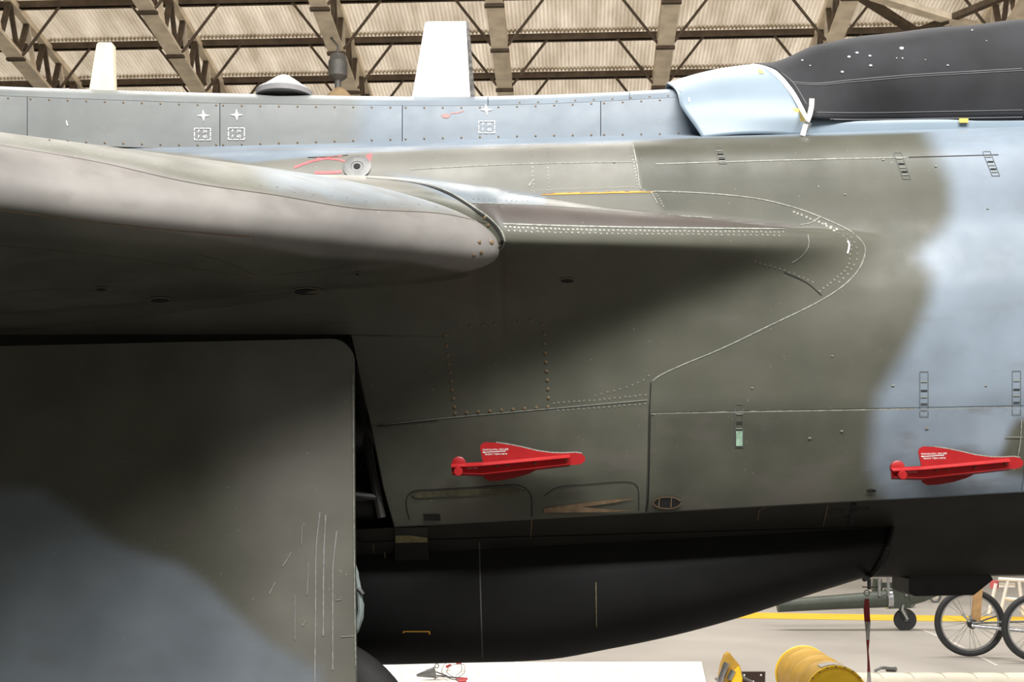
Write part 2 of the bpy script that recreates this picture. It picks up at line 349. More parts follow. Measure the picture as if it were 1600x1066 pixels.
def skinY(X, Z):
    X = np.asarray(X, float); Z = np.asarray(Z, float)
    yf = np.interp(Z-np.where(X > 0, .03, .025)*X, TZ, TYv)
    z0 = 2.51+.05*np.clip(X, 0, 1.4); e = Z-z0
    yl = 4.60+.326*np.maximum(X-X0, 0)+1.2*np.maximum(X-1.15, 0)**2+.07*np.clip((X0-X)/.1, 0, 1)
    hu = np.where(X < X0, au(X0-X)-.015, 0); hl = np.where(X < X0, np.minimum(al(X0-X), .14)-.015, 0)
    em = np.interp(X, [-1.2, -.5, -.03, .36, .74, 1.12, 1.4], [.28, .28, .265, .175, .13, .08, .06])
    eu = np.maximum(e-hu, 0); el = np.maximum(-e-hl, 0)
    up = yl+4.2*eu**2+.11*(np.maximum(e, 0)/em)**7
    k = .03+.13*np.clip((X-.75)/.5, 0, 1)
    yb = smin(yl, yf, k); g = el*el/(el+.11)/np.interp(X, [-.03, 1.3], [.105, .085])
    return np.where(e >= 0, smin(np.minimum(up, 9), yf, k), yf-(yf-yb)*np.exp(-g))   # tight fillet above, long one below
def zcrease(X): return 1.487+.056*X
def ztop(X): return 3.165+np.where(np.asarray(X) > 0, .03, .025)*X
G1 = [(1432,180),(1462,235),(1485,285),(1487,330),(1474,360),(1445,385),(1436,402),(1457,430),(1453,470),(1432,520),(1400,575),(1374,618),(1366,660),(1360,730),(1380,775),(1400,840),(1900,840),(2400,700),(2400,100),(1432,100)]
G1H = [(1590,655),(1578,672),(1568,700),(1556,722),(1572,742),(1610,746),(1760,745),(1760,655)]
STRIP = [(-600,205),(0,215),(290,240),(390,254),(430,250),(570,238),(800,228),(980,222),(1100,214.5),(1300,211),(1700,200),(1700,120),(-600,120)]
FADEP = [(-600,150),(-600,300),(560,300),(760,300),(846,303.5),(1018,300),(1003,298),(988,222),(988,150)]
FADE2 = [(770,292),(860,304),(1020,302),(1035,330),(1240,352),(1000,335),(850,318)]
BARE2 = [(735,318),(850,320),(1000,332),(1120,341),(1245,352),(1240,357.5),(1000,356),(785,352)]
BLUE2 = [(600,270),(690,282),(800,299),(852,305),(852,323),(740,318),(700,310)]
def paint_fus(P):
    q = topx(P); r = np.zeros((len(q), 4))
    g = soft(polysd(q, G1), 22)*(1-soft(polysd(q, G1H), 10)); g = np.maximum(g, soft(polysd(q, STRIP), 2.5))
    g = np.maximum(g, .6*soft(polysd(q, BLUE2), 4))
    r[:, 0] = g; r[:, 2] = np.maximum(soft(polysd(q, FADEP), 3)*.9, soft(polysd(q, FADE2), 6)*.7)
    r[:, 3] = .85*soft(polysd(q, BARE2), 3)
    return r
BZ = [(555,528),(560,560),(567,600),(580,660),(597,760),(612,822),(618,850)]     # edge of the wheel bay
bz = [unp(x, y, 5.02) for x, y in BZ]; bzz = [p.z for p in bz][::-1]; bzx = [p.x for p in bz][::-1]
def fus_base():
    ZS = 2.205; nlo, nup = 74, 96
    vs = np.concatenate([np.linspace(0, 1, nlo)*.999, [1.0], 1+np.linspace(0.002, 1, nup)])
    cols = np.concatenate([np.linspace(0, 1, 190), 1+np.linspace(0, 1, 260)[1:]])     # 0..1: left edge to -.2 ; 1..2: -.2 to 3.0
    XX = np.zeros((len(vs), len(cols))); ZZ = XX.copy()
    for i, v in enumerate(vs):
        low = v < 1.0
        x1 = np.where(cols > 1, -.2+3.2*(cols-1), 0)
        xl = -2.8
        if low:
            zc = zcrease(-.4); zz = zc+(ZS-zc)*v; xl = float(np.interp(zz, bzz, bzx))
        x = np.where(cols <= 1, xl+(-.2-xl)*cols, x1)
        XX[i] = x
        ZZ[i] = np.where(v <= 1, zcrease(x)+(ZS-zcrease(x))*min(v, 1), ZS+(ztop(x)-ZS)*(v-1))
    YY = skinY(XX, ZZ)
    V = np.stack([XX.ravel(), YY.ravel(), ZZ.ravel()], 1)
    nr, nc = XX.shape; f = grid_faces(nr, nc)
    M = V.copy(); M[:, 1] = 2*YC-M[:, 1]
    near = obj('fuselage_skin', V, f, M_PAINT, jet, True, 180, paint=paint_fus(V))
    c = slice(None, None, 6)                              # the far side, coarser
    XX2, ZZ2, YY2 = XX[::6, ::6], ZZ[::6, ::6], 2*YC-YY[::6, ::6]
    V2 = np.stack([XX2.ravel(), YY2.ravel(), ZZ2.ravel()], 1)
    obj('fuselage_skin', V2, grid_faces(*XX2.shape, flip=True), M_PAINT, jet, True, 180, paint=np.zeros((len(V2), 3)))
    return near
fus = fus_base()
def skin_panel(name, xl, xr, zb, zt, off, m=M_HATCHPAINT, nx=80, nz=40, pf=paint_fus):
    """removable skin panel, a few millimetres proud of the skin; xl/xr(z01) and zb/zt(x) are its edges"""
    V = []
    for i in range(nz+1):
        for j in range(nx+1):
            t = i/nz; x = xl(t)+(xr(t)-xl(t))*j/nx; z = zb(x)+(zt(x)-zb(x))*t; V.append((x, float(skinY(x, z))-off, z))
    V = np.array(V); nr, nc = nz+1, nx+1; f = grid_faces(nr, nc); n0 = len(V)
    ring = [j for j in range(nc)]+[i*nc+nc-1 for i in range(1, nr)]+[(nr-1)*nc+j for j in range(nc-2, -1, -1)]+[i*nc for i in range(nr-2, 0, -1)]
    R = V[ring]+np.array([0, off+.012, 0]); k = len(ring)
    f = list(f)+[(ring[(i+1) % k], ring[i], n0+i, n0+(i+1) % k) for i in range(k)]
    V = np.concatenate([V, R])
    return obj(name, V, f, m, jet, True, 40, paint=pf(V))
line = lambda p, q: (lambda x: p[1]+(q[1]-p[1])*(x-p[0])/(q[0]-p[0]))
a, b = unp(600, 664, 5), unp(1012, 628, 5)
hatch1 = skin_panel('access_panel', lambda t: float(np.interp(1.47+t*.40, bzz, bzx))+.004, lambda t: .531-.0*t, lambda x: zcrease(x)+.004, line((a.x, a.z), (b.x, b.z)), .005)
a, b = unp(1018, 647, 5), unp(1600, 637, 5)
hatch2 = skin_panel('access_panel', lambda t: .543, lambda t: 2.02, lambda x: zcrease(x)+.004, line((a.x, a.z), (b.x, b.z)), .005, nx=110)
hatch3 = skin_panel('access_panel', lambda t: 2.028, lambda t: 2.9, lambda x: zcrease(x)+.004, line((a.x, a.z), (b.x, b.z)), .005, nx=60)
hatch1['label'] = 'dark green lower panel carrying the left red cover'; hatch2['label'] = 'lower panel, green to the left and blue grey to the right'

# belly below the crease
def loft(name, cols, m, flip=False, smooth=True, sharp=180, paint=None, parent=jet):
    nr = len(cols); nc = len(cols[0]); V = np.array([tuple(p) for c in cols for p in c])
    return obj(name, V, grid_faces(nr, nc, flip), m, parent, smooth, sharp, paint=paint(V) if paint else None)
cols = []
for X in np.linspace(-2.8, 3.0, 60):
    zc = zcrease(X); y0 = float(skinY(X, zc)); fw = np.clip((X-1.2)/.5, 0, 1); zb = 1.22+.01*X
    near = [(X, y0, zc), (X, y0+.05, zc-.035), (X, 5.22+.02*fw, zc-.075), (X, 5.34, zc-.14), (X, 5.46, 1.30+.03*X*fw), (X, 5.62, zb), (X, YC, zb-.02)]
    cols.append(near+[(X, 2*YC-y, z) for _, y, z in near[-2::-1]])
belly = loft('belly_skin', cols, M_DARK, sharp=60)
# ventral tank
TBX = [(300,1042),(560,1041),(700,1038),(850,1033),(950,1016),(1050,995),(1150,968),(1250,935),(1340,906),(1352,902)]
tb = [unp(x, y, 5.55) for x, y in TBX]; tbx = [p.x for p in tb]; tbz = [p.z for p in tb]
tt = [unp(300, 856, 5.3), unp(560, 850, 5.3), unp(1390, 824, 5.3), unp(1420, 823, 5.3)]
def tank():
    cols = []; nth = 22
    for s in np.linspace(0, 1, 70):
        col = []
        for j in range(nth+1):
            t = j/nth
            Xe = (unp(1391, 824, 5.3).x)*(1-t)**1.3+unp(1349, 905, 5.6).x*(1-(1-t)**1.3)     # front edge leans back below
            X = -2.6+(Xe+2.6)*s
            zt_ = float(np.interp(X, [p.x for p in tt], [p.z for p in tt])); zb_ = float(crom(tbx, tbz, X)); hgt = zt_-zb_
            a_ = t*math.pi/2
            y = 5.245+.36*(1-math.cos(a_))**1.4+.06*max(0, 1-t*5); z = zt_-hgt*math.sin(a_)**1.0 if t < 1 else zb_
            col.append((X, y+.02*max(0, s-.8)/.2*t, z))
        cols.append(col+[(x, 2*YC-y, z) for x, y, z in col[::-1]])
    return loft('ventral_tank', cols, M_TANK)
tnk = tank(); tnk['label'] = 'dark bulged belly tank with rising front end'
# bay behind the wheel door
MB().box((-2.8, 5.30, 1.25), (.0, 5.36, 2.5)).build('wheel_bay_wall', M_BAY, jet)
MB().tube([(-1.6, 5.17, 1.78), (-.53, 5.17, 1.86)], .09, 16).build('bay_duct', M_BAYGREY, jet, True)
MB().tube([(-1.6, 5.19, 1.54), (-.56, 5.19, 1.56)], .07, 16).build('bay_duct', M_BAY, jet, True)
MB().tube([(-.66, 5.08, 2.25), (-.60, 5.10, 1.95), (-.56, 5.10, 1.70), (-.52, 5.1, 1.5)], .018, 8).build('bay_pipe', M_BAYGREY, jet, True)
MB().tube([(-.72, 5.09, 1.60), (-.58, 5.09, 1.585), (-.52, 5.10, 1.58)], .014, 8).build('bay_pipe', M_BAYGREY, jet, True)
MB().box((-.68, 5.04, 2.11), (-.60, 5.09, 2.24)).build('bay_bracket', M_BAYGREY, jet)

# wing: ribs at constant Y, leading edge swept sixty degrees
def wing():
    ys = np.concatenate([np.linspace(.9, 3.2, 24), np.linspace(3.2, 4.664, 60)[1:]]); prof = np.concatenate([np.linspace(0, 1, 70)**2*3.2, [4.2]])
    cols = []
    for y in ys:
        xl = X0-.012-(4.60-min(y, 4.60))*1.73; k = 1.0
        if y > 4.60: k = 1-.0*(y-4.6)/.06; xl = X0-.012
        if y > 4.655: k = .96; xl -= .008
        up = [(xl-d, y, 2.48+1.10*k*float(au(d))*(1 if d < 3.3 else .2)) for d in prof]
        lo = [(xl-d, y, 2.48-k*float(alw(min(d, 2.2)))*(1 if d < 3.3 else .2)) for d in prof]
        cols.append(up[::-1]+lo[1:])
    V = np.array([p for c in cols for p in c]); nr = len(cols); nc = len(cols[0]); f = grid_faces(nr, nc)
    f.append(tuple(nc*(nr-1)+j for j in range(nc)))
    q = topx(V); r = np.zeros((len(V), 3))
    LEB = [(-900,200),(0,226),(100,240),(200,257),(300,283),(430,304),(560,323),(690,331),(765,347),(800,350),(800,440),(640,408),(500,402),(380,380),(200,352),(0,322),(-900,240)]
    BL = [(400,255),(480,262),(570,272),(800,300),(800,352),(765,346),(690,330),(560,322),(450,305),(415,285)]
    r[:, 1] = soft(polysd(q, LEB), 5); r[:, 0] = .5*soft(polysd(q, BL), 14)*(1-r[:, 1])
    r[:, 2] = .30*soft(polysd(q, [(-900,100),(-900,300),(800,420),(800,200)]), 10)*(1-.6*soft(polysd(q, [(20,210),(140,222),(150,250),(60,240)]), 12))
    return obj('wing', V, f, M_WINGPAINT, jet, True, 50, paint=r)
wng = recalc(wing())
# inner continuation of the lower wing skin up to the fuselage side
cols = []
for y in np.linspace(4.62, 5.30, 26):
    c = []
    for d in np.linspace(.10, 3.2, 50): c.append((X0-.03-d, y, 2.48-float(alw(min(d, 2.2)))+.004-.19*max(0, y-4.70)))
    cols.append(c)
wroot = loft('wing_root_skin', cols, M_PAINT, paint=lambda V: np.zeros((len(V), 3)))

# main wheel door
def door():
    Yd = 4.80; n = 30
    yt = lambda X: float(np.interp(X, [unp(-300,547,Yd).x, unp(0,541,Yd).x, unp(540,529,Yd).x, 0], [unp(0,547,Yd).z, unp(0,541,Yd).z, unp(0,529,Yd).z, unp(0,528,Yd).z]))
    xr = lambda z: float(np.interp(z, [.7, unp(0,1066,Yd).z, unp(0,580,Yd).z, 2.3], [unp(559,0,Yd).x, unp(557,0,Yd).x, unp(553,0,Yd).x, unp(552,0,Yd).x]))
    xl = -2.8; zb = .72; V = []
    nx, nz = 80, 60
    bulge = lambda s, t: .02*(1-(2*t-1)**2)
    for side in (0, 1):
        for i in range(nz+1):
            for j in range(nx+1):
                t = i/nz; s = j/nx
                z = zb+(2.17-zb)*t; x = xl+(xr(z)-xl)*(1-(1-s)**1.5); z = zb+(yt(x)-zb)*t
                dx = xr(z)-x; r_ = .085; ztop_ = yt(xr(z))
                if dx < r_ and z > ztop_-r_:
                    cx, cz = xr(z)-r_, ztop_-r_; dd = math.hypot(x-cx, z-cz)
                    k = max((x-cx)/r_, (z-cz)/r_)
                    if dd > 1e-6: x, z = cx+(x-cx)/dd*k*r_, cz+(z-cz)/dd*k*r_
                V.append((x, Yd-bulge(s, t)-.10*max(0, .35-t)**2+(.035 if side else 0), z))
    V = np.array(V); nr, nc = nz+1, nx+1; n0 = nr*nc
    f = grid_faces(nr, nc)+[tuple(n0+i for i in q[::-1]) for q in grid_faces(nr, nc)]
    ring = [j for j in range(nc)]+[i*nc+nc-1 for i in range(1, nr)]+[(nr-1)*nc+j for j in range(nc-2, -1, -1)]+[i*nc for i in range(nr-2, 0, -1)]; k = len(ring)
    f += [(ring[(i+1) % k], ring[i], n0+ring[i], n0+ring[(i+1) % k]) for i in range(k)]
    q = topx(V); r = np.zeros((len(V), 3))
    DG = [(-900,740),(60,765),(110,795),(150,830),(200,858),(280,882),(330,920),(370,962),(430,1010),(500,1050),(520,1300),(-900,1300)]
    r[:, 0] = .60*soft(polysd(q, DG), 16)
    r[:, 2] = .75*soft(polysd(q, [(330,560),(553,540),(560,1300),(420,1300),(400,900)]), 80)
    return obj('wheel_door', V, f, M_PAINT, jet, True, 40, paint=r)
dr = door(); dr['label'] = 'large hanging wheel door, dark above and blue grey below'
# wheel behind it
wc = unp(452, 0, 5.0); wc = Vector((wc.x, 5.06, .53))
MB().lathe([(.28, -.10), (.40, -.11), (.49, -.08), (.525, -.03), (.525, .03), (.49, .08), (.40, .11), (.28, .10)], wc, (0, 1, 0), 64).build('main_tyre', M_RUBBER, jet, True, sharp=180)
MB().lathe([(.28, -.06), (.27, -.02), (.08, -.03), (.06, -.08), (.0, -.08)], wc, (0, 1, 0), 32).build('wheel_hub', M_GREYMET, jet, True)
MB().tube([wc+Vector((0, .16, 0)), wc+Vector((.0, .22, .9)), wc+Vector((-.05, .2, 1.75))], .07, 14).build('gear_leg', M_BAYGREY, jet, True)
# hoses bulging past the door edge
Yh = 4.86
for k, (pts, r) in enumerate((([(548,878),(556,900),(562,930),(563,955),(558,980),(550,990)], .011), ([(548,905),(558,925),(565,945),(564,965),(557,985),(549,995)], .010), ([(549,870),(557,895),(560,925),(560,950),(556,975)], .008))):
    MB().tube([unp(x, y, Yh+.015*k) for x, y in pts], r, 8).build('hydraulic_hose', M_TEAL, jet, True)
MB().tube([unp(555, 917, Yh), unp(564, 924, Yh-.01), unp(567, 929, Yh-.01)], .008, 8).build('hose_fitting', M_STEEL, jet, True)

# spine fairing above the fuselage
SB = [(-600,205),(0,222),(150,228),(300,232),(560,225),(800,218.5),(1100,213.5),(1300,209)]
ST = [(-600,130),(0,150),(340,161.5),(560,164.5),(700,165.5),(800,164),(940,158.5),(1062,152),(1300,143)]
SC1 = [(-600,115),(0,139),(340,150),(560,154.5),(700,155.5),(800,153.5),(940,148.5),(1062,142),(1300,133)]
SC2 = [(-600,110),(0,135),(340,145.5),(560,150),(700,151),(800,149.5),(940,145),(1062,138.5),(1300,130)]
ip = lambda T, px: float(crom([a for a, _ in T], [b for _, b in T], px))
def paint_sp(V):
    q = topx(V); r = np.zeros((len(q), 3)); r[:, 0] = .30+.55*soft(q[:, 0]-560+.05*(q[:, 1]-190), 22); r[:, 2] = .8; return r
def spine_piece(name, p0, p1, rows, off, pr=None):
    V = []; nx = max(4, int((p1-p0)/12)); 
    for T, Y in rows:
        for j in range(nx+1):
            px = p0+(p1-p0)*j/nx; V.append(unp(px, ip(T, px), Y))
    nr, nc = len(rows), nx+1; f = grid_faces(nr, nc); V = [v+Vector((0, -off, 0)) for v in V]; n0 = len(V)
    ring = [j for j in range(nc)]+[i*nc+nc-1 for i in range(1, nr)]+[(nr-1)*nc+j for j in range(nc-2, -1, -1)]+[i*nc for i in range(nr-2, 0, -1)]; k = len(ring)
    f += [(ring[(i+1) % k], ring[i], n0+i, n0+(i+1) % k) for i in range(k)]; V += [V[i]+Vector((0, .02, 0)) for i in ring]
    return obj(name, V, f, M_PAINT, pr or jet, True, 40, paint=paint_sp(np.array(V)))
mid = lambda A, B, t: [(x, ip(A, x)*(1-t)+ip(B, x)*t) for x in range(-600, 1301, 50)]
spine_panels = []
for p0, p1 in ((-500, 42), (43.2, 343), (344.2, 628), (629.2, 938), (939.2, 1180)):
    spine_panels.append(spine_piece('spine_panel', p0, p1, [(SB, 5.555), (mid(SB, ST, .33), 5.562), (mid(SB, ST, .66), 5.572), (ST, 5.590)], 0))
caps = []
for p0, p1 in ((-500, 762), (763, 983), (983.8, 1180)):
    caps.append(spine_piece('spine_cap', p0, p1, [(mid(ST, SC1, .05), 5.596), (mid(ST, SC1, .6), 5.61), (SC1, 5.635), (mid(SC1, SC2, .6), 5.67), (SC2, 5.72), (SC2, 5.80)], 0))
cols = []
for px in range(-500, 1201, 50):
    c = [unp(px, ip(SB, px), 5.57)+Vector((0, 0, -.03)), unp(px, ip(ST, px), 5.61), unp(px, ip(SC2, px), 5.74)+Vector((0, 0, -.004))]
    cols.append(c+[Vector((p.x, 2*YC-p.y, p.z)) for p in c[::-1]])
loft('spine_core', cols, M_SEAM, flip=False)

# canopy fairing shell, frame strip, sill
FL = [(1097,215.5,5.42),(1087,200,5.445),(1074,182,5.465),(1063,165,5.49),(1060,152,5.53),(1057,144,5.575),(1052,137.5,5.63),(1046,133.5,5.70),(1042,131.5,5.80)]
FR = [(1262,214,5.41),(1258,190,5.405),(1249,171,5.42),(1238,151,5.45),(1226,135,5.50),(1214,122,5.56),(1202,112,5.63),(1189,105.5,5.70),(1178,102,5.80)]
def shell(name, A, B, m, n=24, th=.006, bow=0):
    cols = []; 
    nrow = len(A)
    ia = np.linspace(0, nrow-1, 4*(nrow-1)+1)
    def sm(T, k): return crom(range(nrow), [q[k] for q in T], ia)
    AA = [unp(x, y, Y) for x, y, Y in zip(sm(A, 0), sm(A, 1), sm(A, 2))]; BB = [unp(x, y, Y) for x, y, Y in zip(sm(B, 0), sm(B, 1), sm(B, 2))]
    for p, q in zip(AA, BB): cols.append([p.lerp(q, j/n)+Vector((0, -bow*math.sin(math.pi*j/n)*.5, bow*math.sin(math.pi*j/n))) for j in range(n+1)])
    cols += [[Vector((v.x, 2*YC-v.y, v.z)) for v in c] for c in cols[-2::-1]]
    o = loft(name, cols, m); md = o.modifiers.new('thickness', 'SOLIDIFY'); md.thickness = th; md.offset = 1; return o
fair = shell('canopy_fairing', FL, FR, M_CANOPY, bow=.012); fair['label'] = 'pale blue grey fairing with a cut-away lip behind the canopy'
off = lambda T, dx, dy, dY=0: [(x+dx, y+dy, Y+dY) for x, y, Y in T]
shell('canopy_frame', [(x-1, y+.5, Y-.004) for x, y, Y in FR[1:]], [(x+9*min(1, (8-i)/3), y-4*min(1, (8-i)/3), Y-.006) for i, (x, y, Y) in enumerate(FR[1:], 1)], M_WHITE, 4, .008)
# sill strip below the cover
cols = []
for px in range(1255, 1960, 40):
    cols.append([unp(px, 217-.02*(px-1255), 5.425), unp(px, 196-.015*(px-1255), 5.415), unp(px, 186-.008*(px-1255), 5.42), unp(px, 180, 5.46)])
loft('canopy_sill', cols, M_CANOPY, flip=True)

# fins, beacon on the spine
def blade(name, pts, Y, th, m, cap=None):
    P = [unp(x, y, Y-th/2) for x, y in pts]; return recalc(MB().prism(P, (0, th, 0)).build(name, m, jet))
bl = blade('blade_aerial', [(643,156),(664,36),(668,33.5),(728,33),(735,156)], 5.74, .05, M_WHITE); bl['label'] = 'tall white blade aerial'
blade('aerial_edge_strip', [(735.3,156),(728.3,33),(733,35.5),(742.5,156)], 5.74, .052, mat('speckled_grey_edge', (.13, .12, .11), .7, 0, .8, 60)) 
c2 = blade('cream_fin', [(139,142),(151,69),(154,66),(174,66),(176.5,69),(178.5,142)], 5.74, .04, M_CREAMFIN); c2['label'] = 'slim cream fin with faded yellow patches'
b0 = unp(444, 151, 5.76)
bc = MB().lathe([(.125, 0), (.127, .022), (.112, .034), (.10, .036)], b0, (0, 0, 1), 28).build('beacon_base', mat('light_grey_ring', (.33, .32, .33), .5), jet, True)
MB().lathe([(.102, .034), (.085, .05), (.045, .078), (.022, .092), (.0, .094)], b0, (0, 0, 1), 28).build('beacon_cone', mat('pale_metal_cone', (.62, .60, .58), .4, .3, .1), jet, True)

# ------------------------------------------------------------------ surface details, laid on the skin
DG = bpy.context.evaluated_depsgraph_get()
def bvh(objs):
    V = []; Fc = []
    for o in objs:
        n = len(V); L = WL[o.name]; V += [v.co+L for v in o.data.vertices]; Fc += [tuple(i+n for i in p.vertices) for p in o.data.polygons]
    return BVHTree.FromPolygons(V, Fc)
BV = bvh([fus, hatch1, hatch2, hatch3, belly, tnk, wng, wroot, dr]+spine_panels+caps)
CAMP = Vector((0, 0, CZ))
def hit(px, py):
    d = Vector(((px-HX)/F, 1, (HY-py)/F)).normalized(); loc, nr, i, ds = BV.ray_cast(CAMP, d)
    if loc is None: return unp(px, py, 5.3), Vector((0, -1, 0))
    if nr.dot(d) > 0: nr = -nr
    return loc, nr
def smooth_pts(pts, step=7):
    if len(pts) > 2:
        d = np.concatenate([[0], np.cumsum([math.dist(a, b) for a, b in zip(pts, pts[1:])])]); s = np.arange(0, d[-1]+.1, step)
        return list(zip(crom(d, [p[0] for p in pts], s), crom(d, [p[1] for p in pts], s)))
    L = math.dist(*pts); n = max(1, int(L/step)); return [(pts[0][0]+(pts[1][0]-pts[0][0])*i/n, pts[0][1]+(pts[1][1]-pts[0][1])*i/n) for i in range(n+1)]
def ribbon(name, pts, wpx, m, parent=None, lift=.0015, step=7, curve=True):
    q = smooth_pts(pts, step) if curve else [p for a, b in zip(pts, pts[1:]) for p in smooth_pts([a, b], step)]
    hs = [hit(x, y) for x, y in q]; V = []; f = []
    for i, (p, nrm) in enumerate(hs):
        t = (hs[min(i+1, len(hs)-1)][0]-hs[max(i-1, 0)][0])
        t = t.normalized() if t.length > 1e-9 else Vector((1, 0, 0)); s = nrm.cross(t).normalized(); wd = wpx*p.y/F/2
        V += [p+nrm*lift+s*wd, p+nrm*lift-s*wd]
    f = [(2*i, 2*i+1, 2*i+3, 2*i+2) for i in range(len(hs)-1)]
    return obj(name, V, f, m, parent or jet)
def patch(name, poly, m, parent=None, lift=.002):
    V = [hit(x, y) for x, y in poly]; return obj(name, [p+n*lift for p, n in V], [tuple(range(len(V)))], m, parent or jet)
def frame_at(px, py):
    p, n = hit(px, py); x = Vector((1, 0, 0)); x = (x-n*x.dot(n)).normalized(); z = n.cross(x)*-1
    if z.z < 0: z = -z
    return p, n, x, z
def rivets(name, pts, spacing, rpx, m, parent=None, jit=.6):
    """a run of flush rivets, far too small to pick apart: one part"""
    mb = MB()
    for x, y in smooth_pts(pts, spacing):
        p, n, ax, az = frame_at(x+random.uniform(-jit, jit), y+random.uniform(-jit, jit)); r = .9*rpx*p.y/F
        ring = [p+n*.0012+(ax*math.cos(a)+az*math.sin(a))*r for a in [k*math.pi/3 for k in range(6)]]
        mb.add(ring, [tuple(range(6))])
    o = mb.build(name, m, parent or jet); o['kind'] = 'stuff'; return o
SCREW = None
def screw(px, py, parent, m, rpx=2.4, name='screw'):
    p, n = hit(px, py); r = rpx*p.y/F
    mb = MB().lathe([(r, -.001), (r, .0025), (r*.5, .0035), (0, .0035)], p, n, 8); return mb.build(name, m, parent)

seam = lambda pts, wpx=2, m=M_SEALL, **k: ribbon('skin_seam', pts, wpx, m, **k)
# wing end seam and fairing seams
FS = [(846,303.5),(940,300),(1018,299),(1100,302),(1180,310),(1240,324),(1300,347),(1335,366),(1352,390),(1345,415),(1325,440),(1290,465),(1200,510),(1120,548),(1060,573),(1026,590),(1017,598)]
seam([(590,666),(700,655),(860,640.5),(1012,627)], 1.6, M_SEAM, lift=.003); seam([(600,663.5),(700,652.8),(860,638.5),(1012,625)], 1.0, lift=.003)
seam([(1018,647),(1150,643.5),(1300,641.5),(1437,638.5)], 2.0, lift=.004); seam([(1018,645.3),(1300,639.8),(1437,637),(1600,634)], 1.0, M_SEAM, lift=.004); seam([(1450,639),(1580,636.5)], 1.2, lift=.004)
seam(FS, 1.9); seam([(1017,598),(1015,640),(1014,700),(1012,780),(1008,806)], 2.0, M_SEAM)
seam([(846,303.8),(930,301.5),(1021,299.5)], 3.0, M_OCHRELINE)
seam([(1024,256.5),(1120,253.5),(1260,249.5),(1420,246)], 2.0); seam([(1420,246),(1560,242)], 1.2, M_SEAM)
seam([(640,265),(800,257),(1000,253)], 1.4)
seam([(988,222),(996,262),(1002,296),(1018,300)], 2.0); seam([(1017,300),(1024,312),(1030,324)], 1.6)
seam([(736,317),(850,321),(1000,333),(1120,341)], 1.6); seam([(786,350),(900,353.5),(1040,356),(1230,358)], 3.0)
seam([(1262,366),(1264,380),(1255,398),(1232,414)], 1.4); seam([(1282,338),(1268,348),(1246,352)], 1.4); seam([(1225,425),(1262,443),(1284,462)], 1.2, M_SEAM)
rivets('rivet_run', [(790,355),(900,359),(1040,361),(1230,363)], 7, 2.2, M_RIVET); rivets('rivet_run', [(795,361),(900,364),(1040,366),(1220,368)], 9, 2.0, M_RIVET)
rivets('rivet_run', [(1240,331),(1300,358),(1330,385),(1325,415),(1300,440),(1280,455)], 7, 2.4, M_RIVET); rivets('rivet_run', [(1290,350),(1330,372),(1340,395),(1332,418),(1310,442)], 9, 2.4, M_RIVET)
rivets('rivet_run', [(865,630),(930,625),(1010,617)], 8, 2.2, M_RIVET); rivets('rivet_run', [(872,641),(940,637),(1010,631)], 8, 2.2, M_RIVET); rivets('rivet_run', [(930,618),(1000,597),(1020,583)], 10, 2.0, M_RIVET)
rivets('rivet_run', [(984,225),(992,262),(998,295)], 5, 1.5, M_RIVET); rivets('rivet_run', [(830,230),(834,300)], 6, 1.3, M_RIVET); rivets('rivet_run', [(855,232),(858,298)], 6, 1.2, M_RIVET)
rivets('rivet_run', [(830,298),(900,295),(990,292)], 5, 1.3, M_RIVET); rivets('rivet_run', [(1026,303),(1036,322)], 4, 1.4, M_RIVET); rivets('rivet_run', [(740,311),(850,315)], 8, 1.4, M_RIVET)
rivets('rivet_run', [(1180,408),(1240,428),(1275,444)], 8, 2.0, M_RIVET)
# wing skin lines
ribbon('wing_seam', [(0,227),(150,253),(300,286),(430,305),(560,326),(690,334),(762,349)], 1.4, mat('thin_brown_line', (.10, .085, .07), .7), wng)
ribbon('wing_seam', [(0,328),(130,345),(250,358),(400,371)], 1.6, M_BROWN, wng)
ribbon('wing_seam', [(-20,383),(150,398),(290,418),(400,436)], 1.4, M_BROWN, wng)
rivets('rivet_run', [(20,218),(100,232),(200,252),(300,270),(420,292),(560,312),(690,322)], 28, 1.8, M_RIVET, wng, 2)
ribbon('wing_end_seal', [(572,279),(620,283),(660,289),(700,303),(735,323),(765,345),(780,363),(785,377),(778,388)], 3.2, M_SEAM, wng, .003)
ribbon('wing_end_seal', [(600,278.5),(660,286),(702,301),(738,322),(768,343),(784,362),(789,378),(782,390)], 2.2, M_SEALL, None, .003)
for x, y, r in ((758,340,3), (763,352,3), (768,378,4), (749,378,3), (752,394,3), (741,399,2.5)): screw(x, y, wng, M_SCREW, r, 'wing_bolt')
# screwed access cover under the fairing
for k in range(9): screw(696+14*k/8, 524+112*(k/8)**.93, fus, M_SCREW, 2.6)
for k in range(9): screw(849+8*k/8, 506+116*(k/8)**.95, fus, M_SCREW, 2.6)
for k in range(9): screw(711+145*k/8, 646-10*k/8, fus, M_SCREW, 2.7)
for k in range(7): screw(716+19*k, 512-2*k, fus, M_SCREW, 2.0)
